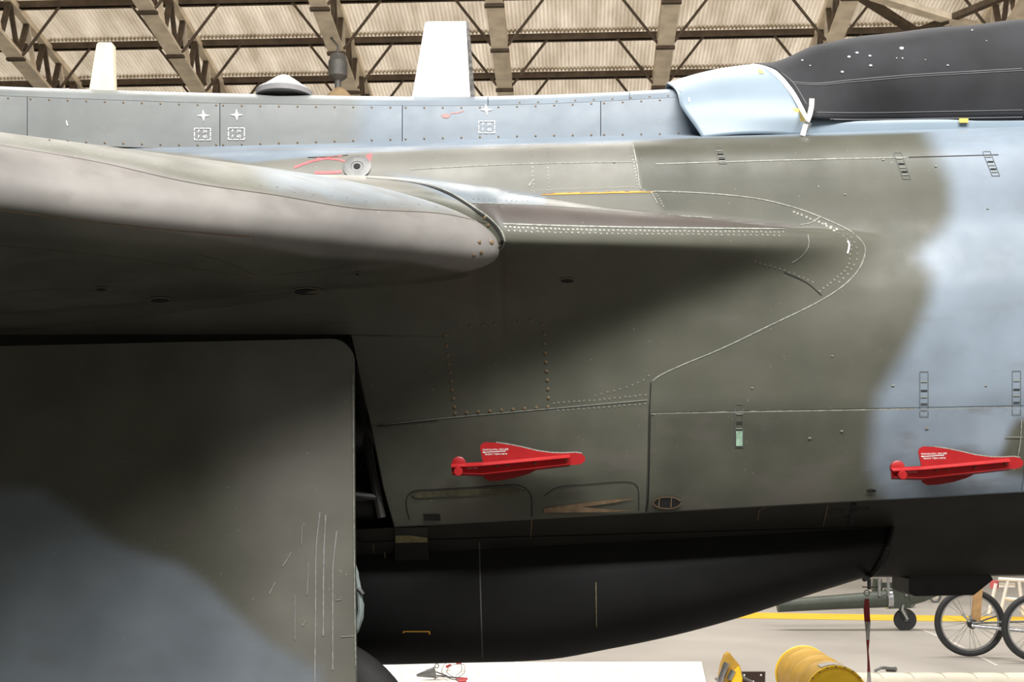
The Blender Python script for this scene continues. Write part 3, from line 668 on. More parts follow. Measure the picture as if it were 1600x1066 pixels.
# toggle latches
M_LATCH = mat('latch_outline', (.10, .105, .10), .6)
def latch(px, py0, py1, wpx, lean=0, green=False, nm='toggle_latch'):
    g = ribbon(nm, [(px-wpx+lean*.1, py0),(px+wpx, py0),(px+wpx+lean, py1),(px-wpx+lean, py1),(px-wpx, py0)], .9, M_LATCH, None, .002, curve=False)
    h = py1-py0
    for t, m in ((.22, M_SEALL), (.42, M_SEAM), (.56, M_SEALL), (.72, M_SEAM), (.84, M_SEALL)):
        ribbon('latch_bar', [(px-wpx*.8+lean*t, py0+h*t),(px+wpx*.8+lean*t, py0+h*t)], 1.5 if m is M_SEALL else 1.8, m, g, .003)
    if green:
        patch('latch_plate', [(px-wpx+1, py0+h*.62),(px+wpx-1, py0+h*.62),(px+wpx-1, py1-2),(px-wpx+1, py1-2)], M_PRIMER, g, .0035)
    return g
latch(1155, 632, 699, 6, 0, True); latch(1443.5, 581, 651, 6.5); latch(1588, 580, 648, 6.5); latch(1122, 231, 256, 6, 8); latch(1402, 239, 280, 6, 15); latch(1541, 237, 275, 6, 15)
# lower-panel details
def hole(name, px, py, rx, ry, m, parent, sq=False, lift=.004):
    pts = [(px-rx, py-ry), (px+rx, py-ry), (px+rx+2, py+ry), (px-rx+2, py+ry)] if sq else [(px+rx*math.cos(a), py+ry*math.sin(a)) for a in [k*math.pi/10 for k in range(20)]]
    return patch(name, pts, m, parent, lift)
vh = hole('drain_vent', 1042, 785, 22, 9, M_SEAM, jet); ribbon('vent_rim', [(1042+22*math.cos(a), 785+9*math.sin(a)) for a in [k*math.pi/8 for k in range(17)]], 1.6, M_BROWN, vh, .006)
ribbon('vent_bar', [(1030,779),(1029,791)], 1.6, M_BROWN, vh, .006); ribbon('vent_bar', [(1049,777),(1048,792)], 1.6, M_BROWN, vh, .006)
hole('panel_slot', 674, 808, 13, 5, M_SEAM, hatch1, True); hole('drain_hole', 1361, 767, 8, 3, M_SEAM, hatch2)
ribbon('panel_seam', [(640,812),(635,790),(636,776),(645,768),(680,765),(750,761),(805,758),(822,764),(830,775),(831,808)], 1.5, M_SEAM, hatch1)
ribbon('panel_seam', [(850,775),(870,762),(920,757),(975,753),(992,756),(998,768),(998,800)], 1.2, M_SEAM, hatch1)
patch('worn_patch', [(850,794),(900,787),(960,780),(995,778),(960,785),(910,792),(960,796),(995,797),(950,800),(850,801)], M_BROWN, hatch1, .003)
patch('worn_patch', [(640,771),(700,766),(800,761),(822,768),(800,772),(700,776),(650,778)], mat('scuffed_olive_patch', (.085, .078, .045), .6, 0, .3, 40), hatch1, .003)
# belly fittings
patch('belly_fitting', [(617,824),(668,822),(668,845),(617,846)], M_BAYGREY, belly, .006); patch('primer_chip', [(618,834),(640,834),(668,838),(668,845),(618,846)], M_CHIP, belly, .009)
patch('dark_patch', [(617,848),(669,846),(671,876),(617,877)], M_SEAM, tnk, .003)
seamT = ribbon('tank_seam', [(749,846),(751,930),(754,1030)], 2.0, mat('grey_tank_joint', (.10, .10, .095), .6), tnk, .002)
ribbon('tank_joint', [(555,848),(800,840),(1100,831),(1388,823)], 4, M_SEAM, belly, .004)
ribbon('orange_mark', [(630,989),(631,986.5),(671,986.5),(671.5,991)], 2.2, M_OCHRELINE, tnk, .003, curve=False)
for pts in ([(583,850),(584,863)], [(601,862),(602,872)], [(620,851),(621,862)], [(931,910),(932,980)]): ribbon('scratch', pts, 1.2, M_CHIP, tnk, .003)
# black rubber seal at the front end of the tank
ts = [(1391.5,824),(1389,838),(1383,858),(1376,875),(1366,890),(1355,900),(1348,905)]
MB().tube([hit(x-3, y)[0]+Vector((.012, -.012, 0)) for x, y in ts], .011, 8).build('tank_seal', M_SEAM, jet, True)
ribbon('dark_stain', [(1334,787),(1332,805),(1330,822)], 9, M_SEAM, belly, .004)
ribbon('belly_seam', [(1293,788),(1289,808),(1285,824)], 1.2, M_BROWN, belly, .004); ribbon('belly_seam', [(831,808),(829,838)], 1.2, M_BROWN, belly, .004); ribbon('belly_seam', [(1184,812),(1187,795),(1200,792)], 1.2, M_BROWN, belly, .004)
# ventral box
pb = [unp(1420,905,5.66),unp(1420,927,5.66),unp(1430,932,5.66),unp(1522,930,5.66),unp(1552,906,5.66),unp(1545,895,5.66),unp(1425,895,5.66)]
recalc(MB().prism(pb, (0, .25, 0)).build('ventral_box', M_BLACK, jet))
# shoulder filler with red markings
p, n, ax, az = frame_at(558, 261)
fl = MB().lathe([(.058, -.002), (.058, .004), (.045, .006), (.026, .006), (.024, .004), (0, .004)], p, n, 28).build('filler_cap', M_GREYMET, jet, True)
MB().lathe([(.014, .0065), (.012, .0075), (0, .0075)], p, n, 16).build('filler_hole', M_SEAM, fl)
ribbon('red_line', [(460,262),(485,253),(508,248)], 5, M_REDMARK); ribbon('red_line', [(495,248),(530,250),(545,255)], 4, M_REDMARK); ribbon('red_line', [(508,247),(535,244)], 2.5, M_REDMARK)
ribbon('red_line', [(492,270),(515,270),(538,268)], 5, M_REDMARK); ribbon('red_line', [(578,241),(575,252),(572,262),(566,268)], 8, M_REDMARK)
ribbon('gap_line', [(481,246.5),(510,246),(546,242.5)], 2, M_SEAM)
ribbon('spine_line', [(160,229),(300,234),(560,234),(700,230),(870,226)], 1.3, mat('pale_orange_line', (.62, .42, .28), .6))
# spine screws, stars and stencils
for pi, (p0, p1) in enumerate(((-10, 42), (43, 343), (344, 628), (629, 938), (939, 1092))):
    xs = np.arange(max(p0, 8)+5, p1-3, 29)
    for x in xs:
        screw(x, ip(ST, x)+3, spine_panels[pi], M_SCREW, 1.5)
        if not (pi < 2 and x < 60): screw(x, ip(SB, x)-5.5, spine_panels[pi], M_SCREW, 1.5)
for x in np.arange(812, 1050, 29): screw(x, ip(ST, x)-3, caps[1] if x < 983 else caps[2], M_SCREW, 1.6)
def star(px, py, r):
    p, n, ax, az = frame_at(px, py); k = p.y/F; V = []
    for i in range(8):
        a = i*math.pi/4+.12*(i % 4 == 2); rr = r if i % 2 == 0 else r*.30
        V.append(p+n*.003+(ax*math.cos(a)+az*math.sin(a))*rr*k)
    return obj('star_marking', V, [tuple(range(8))], M_WHITE, jet)
def text(name, s, px, py, hpx, m, parent, rot=0, p=None, n=None, align='CENTER', lift=.003, shear=0):
    cu = bpy.data.curves.new(name, 'FONT'); cu.body = s; cu.size = 1; cu.align_x = align; cu.align_y = 'CENTER'; cu.offset = 0.0
    t = bpy.data.objects.new('tmp', cu); COL.objects.link(t); dg = bpy.context.evaluated_depsgraph_get(); dg.update()
    me = bpy.data.meshes.new_from_object(t.evaluated_get(dg)); bpy.data.objects.remove(t)
    if p is None: p, n, ax, az = frame_at(px, py)
    else:
        ax = Vector((1, 0, 0)); ax = (ax-n*ax.dot(n)).normalized(); az = ax.cross(n)*-1; az = az if az.z > 0 else -az
    k = hpx*p.y/F/.72; c, s_ = math.cos(rot), math.sin(rot)
    V = [p+n*lift+ax*k*(v.co.x*c-v.co.y*s_)+az*k*(v.co.x*s_+v.co.y*c) for v in me.vertices]
    f = [tuple(q.vertices) for q in me.polygons]
    return obj(name, V, f, m, parent)
for x, y in ((318, 181), (370, 180), (760, 172)): star(x, y, 10.5)
def code(px, py):
    e = text('stencil_text', 'F  34', px, py-4.2, 5.2, M_WHITE, jet); text('stencil_text', 'F  40', px, py+4.2, 5.2, M_WHITE, jet)
    w2, h2 = 12.5, 9
    for a, b in (((-1,-1),(-.45,-1)),((-.35,-1),(.3,-1)),((.42,-1),(1,-1)),((-1,1),(-.55,1)),((-.4,1),(.3,1)),((.45,1),(1,1)),((-1,-1),(-1,-.6)),((-1,-.4),(-1,.4)),((-1,.55),(-1,1)),((1,-1),(1,-.5)),((1,-.4),(1,.4)),((1,.55),(1,1))):
        ribbon('stencil_border', [(px+a[0]*w2, py+a[1]*h2), (px+b[0]*w2, py+b[1]*h2)], 1.5, M_WHITE, jet, .003)
for x, y in ((316.5, 210), (369.5, 209.5), (760.5, 199)): code(x, y)
ribbon('white_fleck', [(104,189),(106,197)], 1.8, M_WHITE, jet, .003)
text('stencil_text', 'DTD  5599A', 1328, 797, 8.5, M_STENCIL, belly, .03, lift=.006); text('stencil_text', '1M', 1322, 808, 7, M_STENCIL, belly, .03, lift=.006)
text('stencil_text', 'DTD  5599A', 1323, 842, 8.5, M_STENCIL, tnk, .03, lift=.004); text('stencil_text', '1M', 1318, 853, 7, M_STENCIL, tnk, .03, lift=.004)
ribbon('white_scuff', [(1324,376),(1327,384),(1325,392),(1323,399)], 3.2, M_WHITE); ribbon('white_scuff', [(826,291),(831,284),(836,280)], 3.0, M_SEALL)
patch('pink_smear', [(689,180),(698,178),(704,181),(700,185),(692,184)], mat('pink_smear_paint', (.55, .24, .22), .7)); ribbon('pink_smear', [(704,177.5),(715,176.5),(724,174),(726,172)], 1.6, bpy.data.materials['pink_smear_paint'])
M_WSCR = mat('chipped_wing_underside', (.13, .12, .085), .7)
for pts in ([(300,396),(350,409),(400,430)], [(430,430),(490,424),(560,413)], [(110,424),(150,428)], [(10,458),(90,452),(150,455),(195,460)], [(285,478),(330,480),(375,477)], [(0,525),(120,519),(280,516),(480,508),(560,503)], [(230,466),(262,468)]):
    ribbon('chipped_line', pts, 1.3, M_WSCR)
for x, y, rx, ry in ((480,454,24,6), (250,467,17,4), (158,450,9,3), (558,426,4,2), (886,437,12,4)): hole('underside_hatch', x, y, rx, ry, M_WSCR, jet, lift=.003); hole('underside_recess', x, y+1, rx*.85, ry*.72, M_SEAM, jet, lift=.0045)
ribbon('panel_seam', [(1596,655),(1594,690),(1588,725)], 2, M_SEALL, hatch2, .003); ribbon('panel_seam', [(1570,683),(1598,683)], 1.6, M_SEALL, hatch2, .003)
for x, y, r in ((1265,684,2.6),(1315,673,2.4),(1395,602,2.4),(1175,606,1.6),(1448,668,3),(1540,602,2),(1380,250,1.6),(1462,260,1.8),(1543,326,1.8),(1300,556,1.5),(960,254,1.6),(1320,304,1.6)): hole('paint_chip', x, y, r, r*.6, M_SEALL, jet)
# canopy tape
BV = bvh([fair]); 
for a in ([(1183,111),(1190,112),(1194,118),(1186,117)], [(1238,171),(1247,171),(1259,190),(1251,191)]):
    patch('yellow_tape', a, M_YTAPE, fair, .008)
ribbon('white_scuff', [(1060,142),(1066,144),(1071,149)], 1.6, M_WHITE, fair, .008); patch('white_scuff', [(1076,154),(1079,157),(1078,162),(1075.5,161)], M_WHITE, fair, .008)
BV = bvh([dr])
for pts, wd in (([(526,800),(520,860),(519,960),(518,1066)], 2), ([(535,805),(532,870),(531,1000)], 2.4), ([(552,830),(546,900),(546,1050)], 2.0), ([(508,880),(506,930)], 1.3), ([(487,930),(487,1000)], 1.2), ([(498,820),(497,850)], 1.2)):
    ribbon('chalky_run', [(x-26, y) for x, y in pts], wd, mat('dried_run', (.27, .265, .26), .6, 0, .3, 40) if 'M_RUN' not in globals() else M_RUN, dr, .002)
for pts in ([(430,910),(425,920),(419,932)], [(456,862),(449,874),(441,886)], [(533,995),(553,994)], [(525,938),(533,937)], [(478,970),(473,978)]): ribbon('bright_scratch', pts, 1.5, M_SEALL, dr, .002)
ribbon('pale_edge_line', [(551.5,585),(552,640),(552.5,720),(553.5,850),(555,980),(556.5,1066)], 1.6, M_SEALL, dr, .003)  # narrow pale line down the free edge of the door

# ------------------------------------------------------------------ canopy cover
cov = empty('canopy_cover', unp(1430, 190, 5.42), 'black canvas cover over the canopy, stitched and flecked with droppings', 'cover')
CT = [(1165,104),(1200,95),(1280,81),(1400,61),(1500,50.5),(1600,42.5),(1750,36),(1900,36)]
cols = []; nth = 26
def coverpt(s, t):
    # s along, t from the lower edge to the ridge
    ex = float(crom(range(8), [q[0] for q in FR[1:]], t*7))+6*min(1, (1-t)*3); 
    px = ex+(1850-ex)*s
    pyb = 190-.008*(px-1265); pyt = ip(CT, max(px, 1166)); tt_ = t*math.pi/2
    Y = 5.405+.02*(1-t)+.40*(1-math.cos(tt_))**1.25-.05*math.sin(math.pi*min(1, t*1.3))*min(1, s*6)
    zb, zt_ = unp(px, pyb, 5.41).z, unp(px, pyt, 5.80).z
    if s < .12:
        i = t*7; ez = unp(0, float(crom(range(8), [q[1] for q in FR[1:]], i))-3*min(1, (1-t)*3), float(crom(range(8), [q[2] for q in FR[1:]], i))).z; eY = float(crom(range(8), [q[2] for q in FR[1:]], i))-.012
        k = (s/.12); k = k*k*(3-2*k)
    else: ez, eY, k = 0, 0, 1
    z = zb+(zt_-zb)*math.sin(tt_)
    z = ez*(1-k)+z*k; Y = eY*(1-k)+Y*k
    fold = .006*math.sin(px*.05+t*5)*math.sin(t*3.1)+.004*math.sin(px*.021-t*9)
    return Vector(((px-HX)/F*Y, Y-fold*min(1, s*12), z+fold*.4))
for i in range(0, 121):
    s = (i/120)**1.25; c = [coverpt(s, j/nth) for j in range(nth+1)]
    cols.append(c+[Vector((p.x, 2*YC-p.y, p.z)) for p in c[-2::-1]])
cv = loft('canvas', cols, M_COVER, flip=True, parent=cov)
md = cv.modifiers.new('thickness', 'SOLIDIFY'); md.thickness = .006; md.offset = 1
BV = bvh([cv])
ribbon('stitched_seam', [(1226,129),(1270,132),(1330,126),(1420,118),(1600,108)], 1.3, M_THREAD, cov, .008); ribbon('stitched_seam', [(1230,132),(1270,134.5),(1330,129),(1420,121),(1600,111)], 1.0, M_THREAD, cov, .008)
ribbon('stitched_seam', [(1275,177),(1400,175.5),(1600,172)], 1.2, M_THREAD, cov, .008); ribbon('stitched_seam', [(1268,187.5),(1400,186),(1600,183)], 1.6, M_THREAD, cov, .008)
ribbon('stitched_seam', [(1215,112),(1238,130),(1260,165)], 1.2, M_THREAD, cov, .008)
for x, y, r in ((1327,91,2.6),(1339,85,2.6),(1359,89.5,2.2),(1360,104,2.6),(1316,114,2.4),(1408,78,3.6),(1255,96.5,1.8),(1267,104.5,1.3),(1480,103,1.8),(1518,50,1.6),(1445,95,1),(1400,93,1.2),(1540,66,1.0),(1409,93,1.4)):
    hole('dropping', x, y, r, r*.6, mat('chalk_white', (.45, .45, .47), .8) if 'M_CHALK' not in globals() else M_CHALK, cov, lift=.009)
for x0, x1, y in ((1499,1513,188),):
    MB().box(tuple(unp(x0, y+3.5, 5.405)), tuple(unp(x1, y-3, 5.405)+Vector((0, .004, 0)))).build('yellow_tag', M_YTAPE, cov)
st = empty('webbing_strap', unp(1258, 212, 5.40), 'white webbing strap with grey buckle at the lower rear corner of the black cover', 'strap')
def strap(pts, wpx, Y):
    P = [unp(x, y, Y) for x, y in pts]; wd = wpx*Y/F; mb = MB()
    for a, b in zip(P, P[1:]): mb.bar(a, b+(b-a)*.02, .003, wd, Vector((b-a)).cross(Vector((0, 1, 0)))) if False else mb.bar(a, b, wd, .003, (0, -1, 0))
    return mb
strap([(1268.5,154),(1268,166),(1265,180),(1260,193)], 8, 5.36).build('webbing', M_STRAP, st); strap([(1259,194),(1254,212)], 8, 5.32).build('webbing', M_STRAP, st)
MB().bar(unp(1263,191,5.325), unp(1257,203,5.325), 11*5.325/F, .008, (0, -1, 0)).build('buckle', M_STEEL, st)

# ------------------------------------------------------------------ red covers on the lower panels
def red_cover():
    t = empty('red_cover', unp(800, 720, 4.98))
    Yp = 4.972
    up = [(755,725),(750,700),(752,694),(758,691),(775,692),(795,695),(815,699),(840,705),(862,708),(880,708.5),(900,707.5),(909,709),(914,714),(914,720),(909,725),(900,726.5),(880,727),(820,733)]
    recalc(MB().prism([unp(x, y, Yp) for x, y in up], (0, .006, 0)).build('vane_plate', M_RED, t))
    lo = [(753,738),(757,748),(765,752),(782,751),(805,747),(825,741),(838,735),(800,736)]
    recalc(MB().prism([unp(x, y, Yp+.004) for x, y in lo], (0, .006, 0)).build('vane_plate', M_RED, t))
    # channel arm: web and two flanges standing out towards the viewer
    top = [(705,724.5),(754,722),(890,709.5)]; bot = [(706,742),(754,743.5),(890,728)]
    def flange(pts, y0, y1, dy):
        mb = MB(); V = []
        for x, y in pts: V += [unp(x, y, y0), unp(x, y+dy, y1), unp(x, y+dy+1.0, y1), unp(x, y+1.0, y0)]
        n = len(pts); f = [(4*i+k, 4*i+(k+1) % 4, 4*i+4+(k+1) % 4, 4*i+4+k) for i in range(n-1) for k in range(4)]+[(0,3,2,1), (4*n-4,4*n-3,4*n-2,4*n-1)]
        return recalc(mb.add(V, f).build('flange', M_RED, t))
    flange(top, Yp-.006, Yp-.036, 5.2); flange(bot, Yp-.006, Yp-.036, -3.2)
    web = top+bot[::-1]
    recalc(MB().prism([unp(x, y, Yp-.012) for x, y in web], (0, .006, 0)).build('web_plate', M_RED, t))
    for x, y in ((777,728),(793,727),(836,724.5),(884,718.5)):
        MB().lathe([(.006, 0), (.006, .004), (.003, .006), (0, .006)], unp(x, y, Yp-.013), (0, -1, 0), 8).build('rivet_head', M_SCREW, t)
    MB().lathe([(.027, -.014), (.027, .006), (.024, .008), (0, .008)], unp(717, 724.5, Yp), (0, -1, 0), 24).build('pressure_disc', M_RED, t, True)
    MB().lathe([(.007, -.03), (.007, .04), (.0165, .042), (.0175, .046), (.0175, .056), (.0155, .059), (0, .059)], unp(717, 737.5, Yp-.01), (0, -1, 0), 20).build('clamp_knob', M_RED, t, True)
    nv = Vector((0, -1, 0))
    P = lambda x, y, d=.0: unp(x, y, Yp-.0005-d)
    text('lettering', 'BEFORE TIGHTENING', 0, 0, 3.0, M_WHITE, t, math.pi+.025, P(774, 702.5), nv, lift=.0008)
    text('lettering', 'PUSH WELL HOME', 0, 0, 3.0, M_WHITE, t, math.pi+.025, P(775, 709.5), nv, lift=.0008)
    text('lettering', 'PULL NUT', 0, 0, 2.6, M_WHITE, t, math.pi+.02, P(738, 731.5, .012), nv, lift=.0008)
    q = [P(753.5,707,.001),P(757,705.4,.001),P(757,706.4,.001),P(790,704.6,.001),P(790,705.6,.001),P(757,707.4,.001),P(757,708.6,.001)]
    obj('printed_arrow', q, [tuple(range(7))], M_WHITE, t)
    # bare alloy showing along the upper edge of the vane
    ed = [(758,690.6),(775,691.5),(795,694.4),(815,698.4),(840,704.5),(862,707.5),(880,708),(900,707),(909,708.6)]
    mb = MB()
    for a, b in zip(ed[1:], ed[2:]): mb.bar(P(a[0], a[1], -.002), P(b[0], b[1], -.002), .002, .006, (0, 0, 1))
    mb.build('bare_edge', M_SEALL, t)
    return t
rc = red_cover(); rc2 = dup(rc); rc2.location = rc.location+Vector((687*4.97/F, .012, -.016)); rc2.rotation_euler = (math.radians(-1.5), 0, 0)
tag(rc, 'red metal cover with clamp knob on the dark green panel, nearer the wheel door', 'cover', 'red covers clamped to the lower fuselage')
tag(rc2, 'red metal cover with clamp knob on the blue grey panel at the right edge', 'cover', 'red covers clamped to the lower fuselage')

# ------------------------------------------------------------------ things under and beyond the aircraft
# streamer
Ys = 5.62; stm = empty('warning_streamer', unp(1357, 930, Ys), 'twisted red and white fabric streamer hanging from the front of the belly tank', 'streamer')
def strip(pts, name, m, parent):
    V = []; f = []
    for x, y, wpx, tw in pts:
        c = unp(x, y, Ys); wd = wpx*Ys/F/2; d = Vector((math.cos(tw), math.sin(tw), 0)); nn = Vector((-math.sin(tw), math.cos(tw), 0))*.001
        V += [c-d*wd-nn, c+d*wd-nn, c+d*wd+nn, c-d*wd+nn]
    n = len(pts); f = [(4*i+k, 4*i+(k+1) % 4, 4*i+4+(k+1) % 4, 4*i+4+k) for i in range(n-1) for k in range(4)]+[(3,2,1,0), (4*n-4,4*n-3,4*n-2,4*n-1)]
    return recalc(obj(name, V, f, m, parent))
SP = [(1354.5,936,7,.3),(1354,950,10,.2),(1355,968,9,-.2),(1355.5,972,9,-.3),(1356,990,8,.5),(1356,1000,8,.7),(1356,1018,6,1.0),(1357,1034,6,.8),(1357.5,1050,6,.5),(1358,1066,7,.3),(1358.5,1085,7,.2),(1359,1110,7,.1)]
M_RIB = mat('faded_red_fabric', (.36, .045, .05), .8, 0, .2, 30); M_RIBW = mat('grubby_white_fabric', (.62, .58, .54), .8, 0, .1, 30)
for i, (a, b, m) in enumerate(((0, 3, M_RIB), (3, 5, M_RIBW), (5, 8, M_RIB), (8, 9, M_RIBW), (9, 12, M_RIB))): strip(SP[a:b+1], 'fabric_band', m, stm)
MB().torus(unp(1354.5, 927, Ys), (0, 1, 0), .012, .0025, 20, 6).build('ring', M_STEEL, stm, True)
MB().tube([unp(1358, 905, Ys), unp(1358.5, 921, Ys)], .009, 10).build('pin', M_GREYMET, stm, True)
MB().tube([unp(1347, 917.5, Ys), unp(1372, 918, Ys)], .0025, 6).build('split_pin', M_GREYMET, stm, True)

# yellow floor line
def flo(px, py, z=0):                                     # point of the floor (or of a level z) seen at that pixel
    Y = (CZ-z)*F/(py-HY); return Vector(((px-HX)/F*Y, Y, z))
P = [flo(1130, 957, .002), flo(1130, 966, .002), flo(1700, 974.5, .002), flo(1700, 966, .002)]
tag(recalc(MB().prism(P, (0, 0, .003)).build('floor_line', M_LINE)), 'yellow line painted across the concrete floor', 'floor marking')
P = [flo(1395, 976, .001), flo(1440, 983, .001), flo(1490, 1003, .001), flo(1560, 1040, .001), flo(1556, 1041, .001), flo(1486, 1004.5, .001), flo(1438, 984, .001)]
tag(recalc(MB().prism(P, (0, 0, .002)).build('floor_crack_filler', mat('pale_crack_sealant', (.55, .52, .47), .6))), 'pale sealed crack running over the concrete near the bicycle wheel', 'floor joint')

# bicycle wheels with plank and tubes
def bike_wheel(px, py, rpx, Y, name, lab):
    c = unp(px, py, Y); R = rpx*Y/F; ax = (.17, 1, 0)
    t = empty(name, (c.x, c.y, 0), lab, 'wheel', 'bicycle wheels under the nose')
    MB().torus(c, ax, R-.030, .031, 64, 12).build('tyre', M_BLACK, t, True, sharp=180)
    MB().lathe([(R-.072, -.012), (R-.056, -.013), (R-.056, .013), (R-.072, .012), (R-.072, -.012)], c, ax, 64, False).build('rim', M_STEEL, t, True)
    MB().tube([c-Vector(ax).normalized()*.055, c+Vector(ax).normalized()*.055], .022, 14).build('hub', M_GREYMET, t, True)
    e = Vector(ax).normalized(); r1 = e.orthogonal().normalized(); r2 = e.cross(r1)
    for k in range(28):
        a = 2*math.pi*k/28; b = a+(.32 if k % 4 < 2 else -.32)
        p = c+e*(.04 if k % 2 else -.04)+(r1*math.cos(a)+r2*math.sin(a))*.022; q = c+(r1*math.cos(b)+r2*math.sin(b))*(R-.066)
        MB().tube([p, q], .0017, 5, False).build('spoke', M_GREYMET, t)
    return t, c
bw, c1 = bike_wheel(1515, 973, 53, 12.45, 'bicycle_wheel', 'whole bicycle wheel with black tyre, standing left of the cut-off one')
bw2, c2_ = bike_wheel(1621, 981, 54, 12.0, 'bicycle_wheel', 'bicycle wheel with black tyre cut off by the right edge of the picture')
fr = empty('cart_frame', (c1.x, c1.y, 0), 'wooden post and chrome tubes of a cart joining the two bicycle wheels', 'cart frame')
recalc(MB().prism([unp(1519,979,12.36), unp(1532,974,12.36), unp(1536,915,12.36), unp(1524,915,12.36)], (0, .05, 0)).build('wooden_post', M_WOOD, fr))
MB().bar(unp(1516,962,12.34), unp(1517,980,12.34), .03, .01, (0, -1, 0)).build('bracket', M_STEEL, fr)
MB().tube([unp(1504,960,12.35), unp(1514,971,12.33), unp(1526,976,12.33)], .012, 8).build('lever', M_STEEL, fr, True)
for a, b, r, m in (((1518,978),(1640,990),.018,M_STEEL), ((1519,974),(1640,970),.011,M_GREYMET), ((1530,972),(1557,963),.008,M_GREYMET)):
    MB().tube([unp(*a, 12.3), unp(*b, 12.1)], r, 10).build('frame_tube', m, fr, True)
MB().lathe([(.045, 0), (.048, .03), (.03, .05), (0, .05)], unp(1518, 975, 12.36), (0, -1, 0), 18).build('hub_cap', M_BLACK, fr, True)

# ground trolley with castor behind
Yt = 14.9; tr = empty('towing_trolley', unp(1414, 985, Yt), 'dark green tubular trolley with one castor wheel, seen under the tank', 'trolley')
MB().tube([unp(1215, 947, Yt), unp(1300, 941.5, Yt), unp(1386, 936, Yt)], [.075, .085, .10], 16).build('drawbar', M_OLIVE, tr, True)
MB().lathe([(.12, 0), (.12, .06), (.105, .065)], unp(1384, 936, Yt), (1, 0, .07), 18).build('collar', M_STEEL, tr, True)
MB().bar(unp(1386, 936, Yt), unp(1420, 935, Yt), .16, .22, (0, 0, 1)).build('socket', M_OLIVE, tr)
MB().tube([unp(1418, 934, Yt), unp(1440, 930, Yt), unp(1470, 922, Yt)], [.10, .085, .05], 12).build('drawbar_tail', M_OLIVE, tr, True)
recalc(MB().prism([unp(1368,905,Yt), unp(1378,905,Yt), unp(1380,931,Yt), unp(1366,931,Yt)], (0, .12, 0)).build('upright', M_OLIVE, tr))
for x in (1374, 1388, 1416): MB().tube([unp(x, 902, Yt-.1), unp(x, 932, Yt-.1)], .018, 8).build('post', M_STEEL, tr, True)
MB().box(tuple(unp(1378,919,Yt+.1)), tuple(unp(1415,910,Yt+.2))).build('crossbar', M_OLIVE, tr)
cw = unp(1414, 968.5, Yt)
recalc(MB().prism([unp(1400,941,Yt-.06), unp(1416,941,Yt-.06), unp(1416,948,Yt-.06), unp(1419,967,Yt-.06), unp(1414,970,Yt-.06), unp(1406,954,Yt-.06)], (0, .02, 0)).build('fork', M_OLIVE, tr))
MB().tube([unp(1411,945,Yt-.09), unp(1410,953,Yt-.09), unp(1418,968,Yt-.09)], .016, 8).build('fork_arm', M_STEEL, tr, True)
MB().lathe([(.085, -.03), (.125, -.035), (.13, 0), (.125, .035), (.085, .03)], cw, (0, 1, 0), 32).build('castor_tyre', M_BLACK, tr, True)
MB().lathe([(.085, -.015), (.025, -.02), (.022, -.05), (0, -.05)], cw, (0, 1, 0), 20).build('castor_hub', M_GREYMET, tr, True)
for k in range(5):
    a = 2*math.pi*k/5; MB().bar(cw+Vector((0, -.022, 0)), cw+Vector((.085*math.cos(a), -.022, .085*math.sin(a))), .02, .012, (0, 1, 0)).build('hub_spoke', M_BLACK, tr)
# equipment farther away
Yf = 19.0
sw = empty('stand_wheel', flo(1420, 950), 'pale small wheel standing farther off just behind the trolley castor', 'wheel')
c = unp(1420, 939, 17.8); MB().torus(c, (.2, 1, 0), .082, .022, 28, 8).build('tyre', M_GREYMET, sw, True); MB().lathe([(.06, -.01), (.02, -.02), (0, -.02)], c, (.2, 1, 0), 20).build('disc', M_STEEL, sw, True)
sw2 = empty('stand_wheel', flo(1461, 942), 'small cream wheel left of the bicycle tyre, under the black belly box', 'wheel')
c = unp(1461, 932.5, 18.6); MB().torus(c, (.3, 1, 0), .068, .020, 28, 8).build('tyre', M_GREYMET, sw2, True); MB().lathe([(.05, -.01), (.02, -.02), (0, -.02)], c, (.3, 1, 0), 20).build('disc', M_PAD, sw2, True)
rk = empty('barrier_rack', flo(1575, 965), 'white tubular rack with a red board, far off above the bicycle wheels', 'rack')
for a, b in (((1556,912),(1545,960)), ((1592,908),(1599,962)), ((1575,905),(1562,962)), ((1560,905),(1600,907)), ((1568,935),(1598,938))): MB().tube([unp(*a, 16.2), unp(*b, 16.2)], .022, 8).build('rack_tube', M_WHITE, rk, True)
MB().box(tuple(unp(1549,920,16.3)), tuple(unp(1558,907,16.35))).build('red_board', M_REDMARK, rk); MB().box(tuple(unp(1559,918,16.3)), tuple(unp(1584,911,16.35))).build('white_board', M_WHITE, rk)

# white cover sheet on the floor
def fl2(px, py, z): return flo(px, py, z)
ms = empty('dust_sheet', flo(850, 1060), 'bright white quilted sheet spread over the floor beneath the tank', 'sheet')
A = [fl2(520,1036,.05), fl2(1096,1034,.05), fl2(1103,1066,.05), fl2(1108,1110,.05), fl2(480,1110,.05)]
recalc(MB().prism([p+Vector((0, 0, -.045)) for p in A], (0, 0, .045)).build('cloth', M_SHEET, ms))
M_QUILT = mat('grey_stitch_fold', (.76, .72, .66), .8, 0, .1, 8)
for x0 in range(560, 1075, 62):
    a, b = fl2(x0, 1036, .05), fl2(x0+22, 1105, .05); MB().bar(a+Vector((0, 0, .004)), b+Vector((0, 0, .004)), .035, .010).build('quilted_fold', M_QUILT, ms)
for y in (1047, 1059): MB().bar(fl2(540, y+4, .053), fl2(1090, y, .053), .05, .008).build('quilted_fold', M_QUILT, ms)
